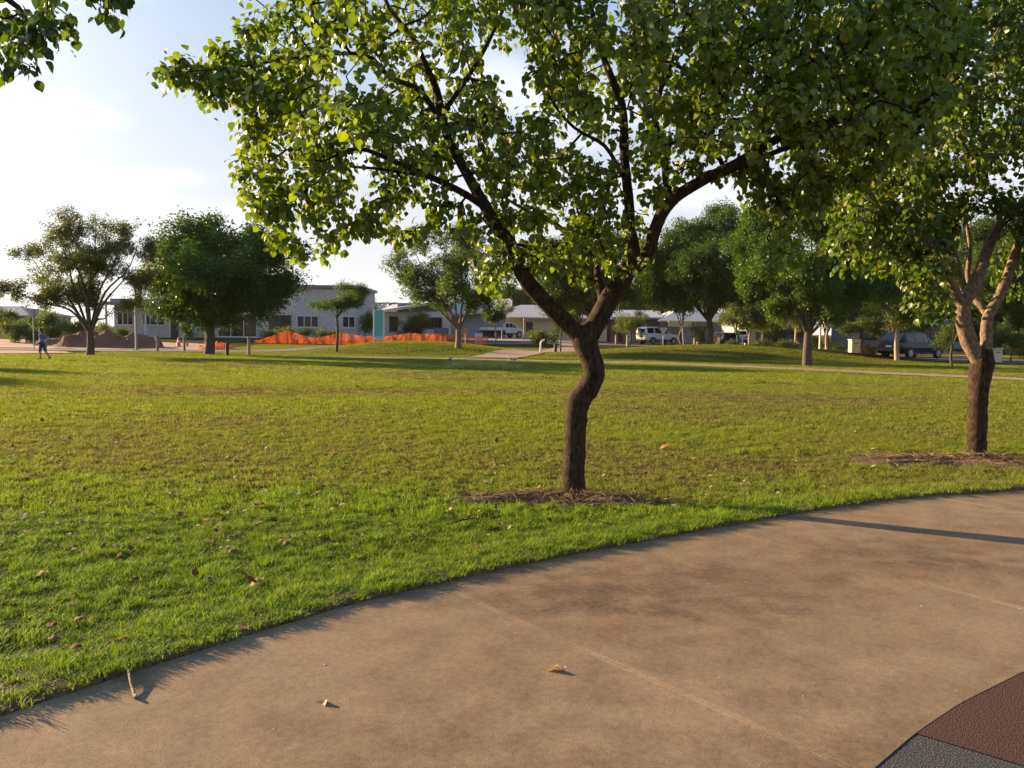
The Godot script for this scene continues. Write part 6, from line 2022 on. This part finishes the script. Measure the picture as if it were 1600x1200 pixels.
func make_fallen_leaves() -> void:
	var r := RandomNumberGenerator.new(); r.seed = 95
	var kinds := []
	for d in [[1.6, 0.25, 0.62, 0.5, Color(0.20, 0.105, 0.05)], [2.2, 0.1, 0.55, 0.9, Color(0.33, 0.21, 0.10)], [0.8, 0.5, 0.7, -0.4, Color(0.10, 0.045, 0.025)], [1.2, 0.3, 0.5, 0.7, Color(0.46, 0.32, 0.17)], [1.8, 0.2, 0.66, 0.3, Color(0.15, 0.05, 0.03)]]:
		kinds.append(leaf_blade(d[0], d[1], d[2], d[3], d[4], 0.17))
	# single leaves that one can point to: [px, py, length, kind, turn, label]
	var singles := [
		[885, 1053, 0.16, 3, 1.2, "curled pale dry leaf lying alone on the concrete slab"],
		[514, 1099, 0.115, 3, 2.6, "small crumpled dry leaf on the concrete path"],
		[80, 906, 0.13, 1, 1.5, "long tan dry leaf lying on the near grass"],
		[405, 927, 0.12, 2, 1.6, "dark curled leaf with twigs on the near grass by the path"],
		[418, 916, 0.13, 1, 2.0, "broken tan leaf next to the dark curled leaf"],
		[118, 1033, 0.10, 4, 0.4, "dark reddish leaf caught in the grass edge"],
		[206, 1015, 0.10, 4, 1.9, "reddish leaf with a pale tip in the grass edge"],
		[88, 995, 0.09, 4, 0.9, "upright dark red leaf in the near grass"],
		[220, 915, 0.07, 4, 2.2, "small dark red leaf standing in the near grass"],
		[305, 915, 0.07, 2, 0.3, "small dark leaf on edge in the near grass"],
		[338, 859, 0.08, 4, 1.0, "reddish brown leaf in the grass well behind the path edge"],
		[1051, 703, 0.21, 3, 1.4, "large pale forked leaf on the worn grass behind the kinked trunk"],
		[416, 798, 0.13, 4, 1.4, "dark red-brown leaf lying flat on the middle lawn"],
		[850, 768, 0.13, 1, 0.8, "curled brown leaf beside the foot of the kinked trunk"]]
	for d in singles:
		var p := on_ground(d[0], d[1])
		var hard := on_path(p.x, p.z)
		var o := obj("fallen_leaf", kinds[d[3]], M.dry_leaf)
		o.transform = Transform3D(Basis(Vector3.UP, d[4]) * Basis(Vector3.RIGHT, -PI * 0.5 + (0.12 if hard else 0.35)) * Basis.from_scale(Vector3.ONE * d[2]), Vector3(p.x, (0.014 + 0.07 * d[2]) if hard else 0.052, p.z))
		tag(o, d[5], "fallen leaf", "fallen leaves")
	var n := 0
	while n < 110:
		var q := on_ground(r.randf_range(0, 1600), 600.0 + 420.0 * pow(r.randf(), 1.3))
		if edge_side(q.x, q.z) > -0.08: continue
		var o := obj("fallen_leaf", kinds[r.randi() % 5], M.dry_leaf)
		o.transform = Transform3D(Basis(Vector3.UP, r.randf() * TAU) * Basis(Vector3.RIGHT, -PI * 0.5 + r.randf_range(-0.3, 0.7)) * Basis.from_scale(Vector3.ONE * r.randf_range(0.05, 0.11)), Vector3(q.x, 0.045, q.z))
		tag(o, "small dry brown leaf lying loose on the lawn", "fallen leaf", "small leaves scattered on the lawn")
		n += 1
	# bits of dry leaf too many to count
	var xf := []
	var col := PackedColorArray()
	while xf.size() < 2600:
		var q := on_ground(r.randf_range(-60, 1660), 566.0 + 300.0 * pow(r.randf(), 1.5))
		if edge_side(q.x, q.z) > -0.05: continue
		xf.append(Transform3D(Basis(Vector3.UP, r.randf() * TAU) * Basis(Vector3.RIGHT, -PI * 0.5 + r.randf_range(-0.5, 0.9)) * Basis.from_scale(Vector3.ONE * r.randf_range(0.025, 0.085)), Vector3(q.x, gy(q.x, q.z) + r.randf_range(0.025, 0.045), q.z)))
		var t := r.randf()
		col.append(Color(0.09, 0.045, 0.025) if t < 0.4 else (Color(0.25, 0.16, 0.08) if t < 0.75 else Color(0.5, 0.40, 0.24)))
	tag(multi("leaf_litter", leaf_meshes[1], M.dry_leaf, xf, col, null), "fine dry leaf litter scattered through the lawn", "leaf litter", "", "stuff")
	# the stick at the grass edge
	var a := on_ground(193, 1052)
	var b := on_ground(211, 1097)
	var tw := thing("twig", a, 0.0, "short grey twig sticking out from the grass onto the concrete", "twig")
	var d := b - a
	obj("stem", tube_mesh([Vector3(0, 0.05, 0), d * 0.3 + Vector3(0.01, 0.05, 0), d * 0.65 + Vector3(0.0, 0.04, 0), d + Vector3(0, 0.022, 0)], [0.007, 0.0075, 0.006, 0.008], 7, 0.2), M.pale_bark, tw)
	obj("knot", tube_mesh([d * 0.98 + Vector3(0, 0.025, 0), d * 1.04 + Vector3(0.003, 0.03, 0)], [0.010, 0.006], 7, 0.2), M.pale_bark, tw)
	var p2 := on_ground(722, 824)
	var tw2 := thing("twig", p2, 0.0, "dark thin twig lying in the grass near the mulch", "twig")
	obj("stem", tube_mesh([Vector3(-0.12, 0.03, 0.03), Vector3(0.0, 0.06, 0.0), Vector3(0.12, 0.07, -0.06)], [0.006, 0.006, 0.003], 6, 0.2), M.bark, tw2)
	obj("side_shoot", tube_mesh([Vector3(0.0, 0.06, 0.0), Vector3(0.03, 0.11, 0.03)], [0.004, 0.002], 5), M.bark, tw2)

func tuft(sd: int, blades: int, spread: float, h0: float, h1: float, width: float, segs: int) -> ArrayMesh:
	var r := RandomNumberGenerator.new(); r.seed = sd
	var st := new_st()
	for k in blades:
		var a := r.randf() * TAU
		var b := Vector3(cos(a), 0, sin(a)) * spread * sqrt(r.randf())
		var la := r.randf() * TAU
		var lean := Vector3(cos(la), 0, sin(la))
		var h := r.randf_range(h0, h1)
		var bend := r.randf_range(0.4, 1.5)
		var side := lean.cross(Vector3.UP).rotated(Vector3.UP, r.randf_range(-0.7, 0.7))
		# one plain colour for the whole blade, from root to tip; one in ten is straw
		var tone := r.randf_range(0.75, 1.25)
		var dry := r.randf() < 0.10
		var c := Color(tone, tone, tone) if not dry else Color(2.0 * tone, 1.15 * tone, 1.9 * tone)
		var prev := []
		for s in segs + 1:
			var u := float(s) / segs
			var p := b + lean * h * bend * u * u * 0.8 + Vector3(0, h * (u - 0.22 * bend * u * u), 0)
			var w := width * (1.0 - 0.85 * u)
			var row := [p - side * w, p + side * w]
			if s > 0:
				var n: Vector3 = (row[0] - prev[0]).cross(prev[1] - prev[0])
				n = (n if n.y > 0.0 else -n).normalized()
				for tri in [[prev[0], prev[1], row[1]], [prev[0], row[1], row[0]]]:
					var o: Array = tri
					if (tri[1] - tri[0]).cross(tri[2] - tri[0]).dot(n) > 0.0: o = [tri[0], tri[2], tri[1]]
					for v in o:
						st.set_color(c)
						st.set_normal(n)
						st.add_vertex(v)
			prev = row
	return st.commit()

func make_grass() -> void:
	var root := Node3D.new()
	root.name = "grass"
	add_child(root)
	tag(root, "short mown lawn grass, lush green near the path and drier farther off", "grass", "", "stuff")
	var r := RandomNumberGenerator.new(); r.seed = 99
	# [depth from, to, tufts per square metre, mesh args, scale]
	var bands := [
		[2.6, 7.2, 1600.0, [8, 0.03, 0.018, 0.054, 0.0030, 3], 3],
		[7.2, 14.0, 620.0, [11, 0.05, 0.022, 0.056, 0.0038, 2], 2],
		[14.0, 27.0, 190.0, [16, 0.10, 0.022, 0.058, 0.0058, 1], 2],
		[27.0, 48.0, 42.0, [24, 0.26, 0.025, 0.06, 0.010, 1], 1]]
	for bi in bands.size():
		var b: Array = bands[bi]
		var variants: int = b[4]
		for v in variants:
			var ar: Array = b[3]
			var me := tuft(700 + bi * 10 + v, ar[0], ar[1], ar[2], ar[3], ar[4], ar[5])
			var d0: float = b[0]
			var d1: float = b[1]
			var area := 0.5 * 1.26 * (d1 * d1 - d0 * d0) + 0.6 * (d1 - d0)
			var n := int(area * b[2] / variants)
			var xf := []
			var col := PackedColorArray()
			for k in n:
				var d := sqrt(lerpf(d0 * d0, d1 * d1, r.randf()))
				var x := r.randf_range(-0.63, 0.63) * d + r.randf_range(-0.3, 0.3)
				var z := -d
				var e := edge_side(x, z) if d < 12.0 else -1.0
				if e > 0.014 * r.randfn() + 0.006 + 0.05 * dry_fine.get_noise_2d(x * 5.0, z * 5.0): continue
				if d < 14.0:
					var m := in_mulch(x, z)
					if m < 1.2 and r.randf() < 0.93 - 0.4 * smoothstep(0.7, 1.2, m): continue
				var dr := dryness(x, z)
				var tus := dry_fine.get_noise_2d(x * 7.0 + 9.0, z * 7.0) + 0.7 * dry_fine.get_noise_2d(x * 2.6, z * 2.6 + 31.0)
				if r.randf() < dr * 0.5 + 0.25 * smoothstep(0.05, -0.45, tus): continue
				var lush := smoothstep(15.0, 4.5, d + 5.0 * dry_noise.get_noise_2d(x * 3.0 + 50.0, z * 3.0))
				var c := Color(0.222, 0.262, 0.034).lerp(Color(0.19, 0.285, 0.025), lush).lerp(Color(0.25, 0.215, 0.09), clampf(dr * 0.95 + r.randfn() * 0.08, 0.0, 1.0))
				c *= r.randf_range(0.65, 1.35)
				var s := r.randf_range(0.75, 1.2) * (1.0 - 0.35 * dr) * clampf(1.0 + 0.85 * tus, 0.45, 1.7)
				xf.append(Transform3D(Basis(Vector3.UP, r.randf() * TAU) * Basis.from_scale(Vector3(1.0, s, 1.0)), Vector3(x, turf_height(x, z, e) - 0.004, z)))
				col.append(Color(c.r, c.g, c.b))
			tag(multi("blades", me, M.grass, xf, col, root), "", "", "", "stuff")
	# the mounds and verges behind
	var me2 := tuft(790, 26, 0.5, 0.03, 0.07, 0.013, 1)
	var xf2 := []
	var col2 := PackedColorArray()
	for k in 30000:
		var d := sqrt(lerpf(48.0 * 48.0, 72.0 * 72.0, r.randf()))
		var x := r.randf_range(-0.63, 0.63) * d
		var z := -d
		if bare(x, z): continue
		var c := Color(0.20, 0.235, 0.035).lerp(Color(0.28, 0.23, 0.07), clampf(dryness(x, z) * 0.7 + r.randfn() * 0.1, 0.0, 1.0))
		xf2.append(Transform3D(Basis(Vector3.UP, r.randf() * TAU), Vector3(x, gy(x, z) - 0.002, z)))
		col2.append(c)
	tag(multi("blades", me2, M.grass, xf2, col2, root), "", "", "", "stuff")
	# the clump of tall dry grass
	var dryc := tuft(795, 40, 0.22, 0.3, 0.65, 0.006, 3)
	var o := Node3D.new()
	var cp := on_ground(752, 576)
	var dx := []
	var dc := PackedColorArray()
	for k in 90:
		var p := Vector3(r.randfn() * 0.75, -0.01, r.randfn() * 0.45)
		dx.append(Transform3D(Basis(Vector3.UP, r.randf() * TAU) * Basis.from_scale(Vector3(1.0, r.randf_range(0.35, 1.0), 1.0)), p))
		dc.append(Color(0.42, 0.38, 0.16) * r.randf_range(0.8, 1.2))
	var cl := multi("dry_grass_clump", dryc, M.grass, dx, dc, null)
	cl.position = cp
	tag(cl, "loose clump of tall dry seeding grass standing on the far lawn", "grass", "", "stuff")

func bare(x: float, z: float) -> bool:
	# where road, path, dirt or paving lies
	var p := Vector2(x, z)
	for s in [[[Vector2(-75, -58), Vector2(-35, -55.8), Vector2(-21, -56.6), Vector2(-15.5, -60.5), Vector2(-13.5, -68), Vector2(-8, -75.5)], 2.6], [[Vector2(-1.5, -46.0), v2(on_ground(785, 557.5)), v2(on_ground(830, 553)), Vector2(3.2, -65.0), Vector2(5.2, -73.0)], 1.7], [[v2(on_ground(300, 559)), v2(on_ground(600, 559.8)), v2(on_ground(800, 562.8)), v2(on_ground(1000, 567.8))], 1.2]]:
		for i in s[0].size() - 1:
			if p.distance_to(Geometry2D.get_closest_point_to_segment(p, s[0][i], s[0][i + 1])) < s[1]: return true
	if x < -21.0 and z < -57.0: return true
	if x < -25.0 and z < -45.0 and z > -53.5: return true
	return x > 21.0 and z > -61.0 and z < -47.0 + (x - 24.0) * 0.15 - 4.0
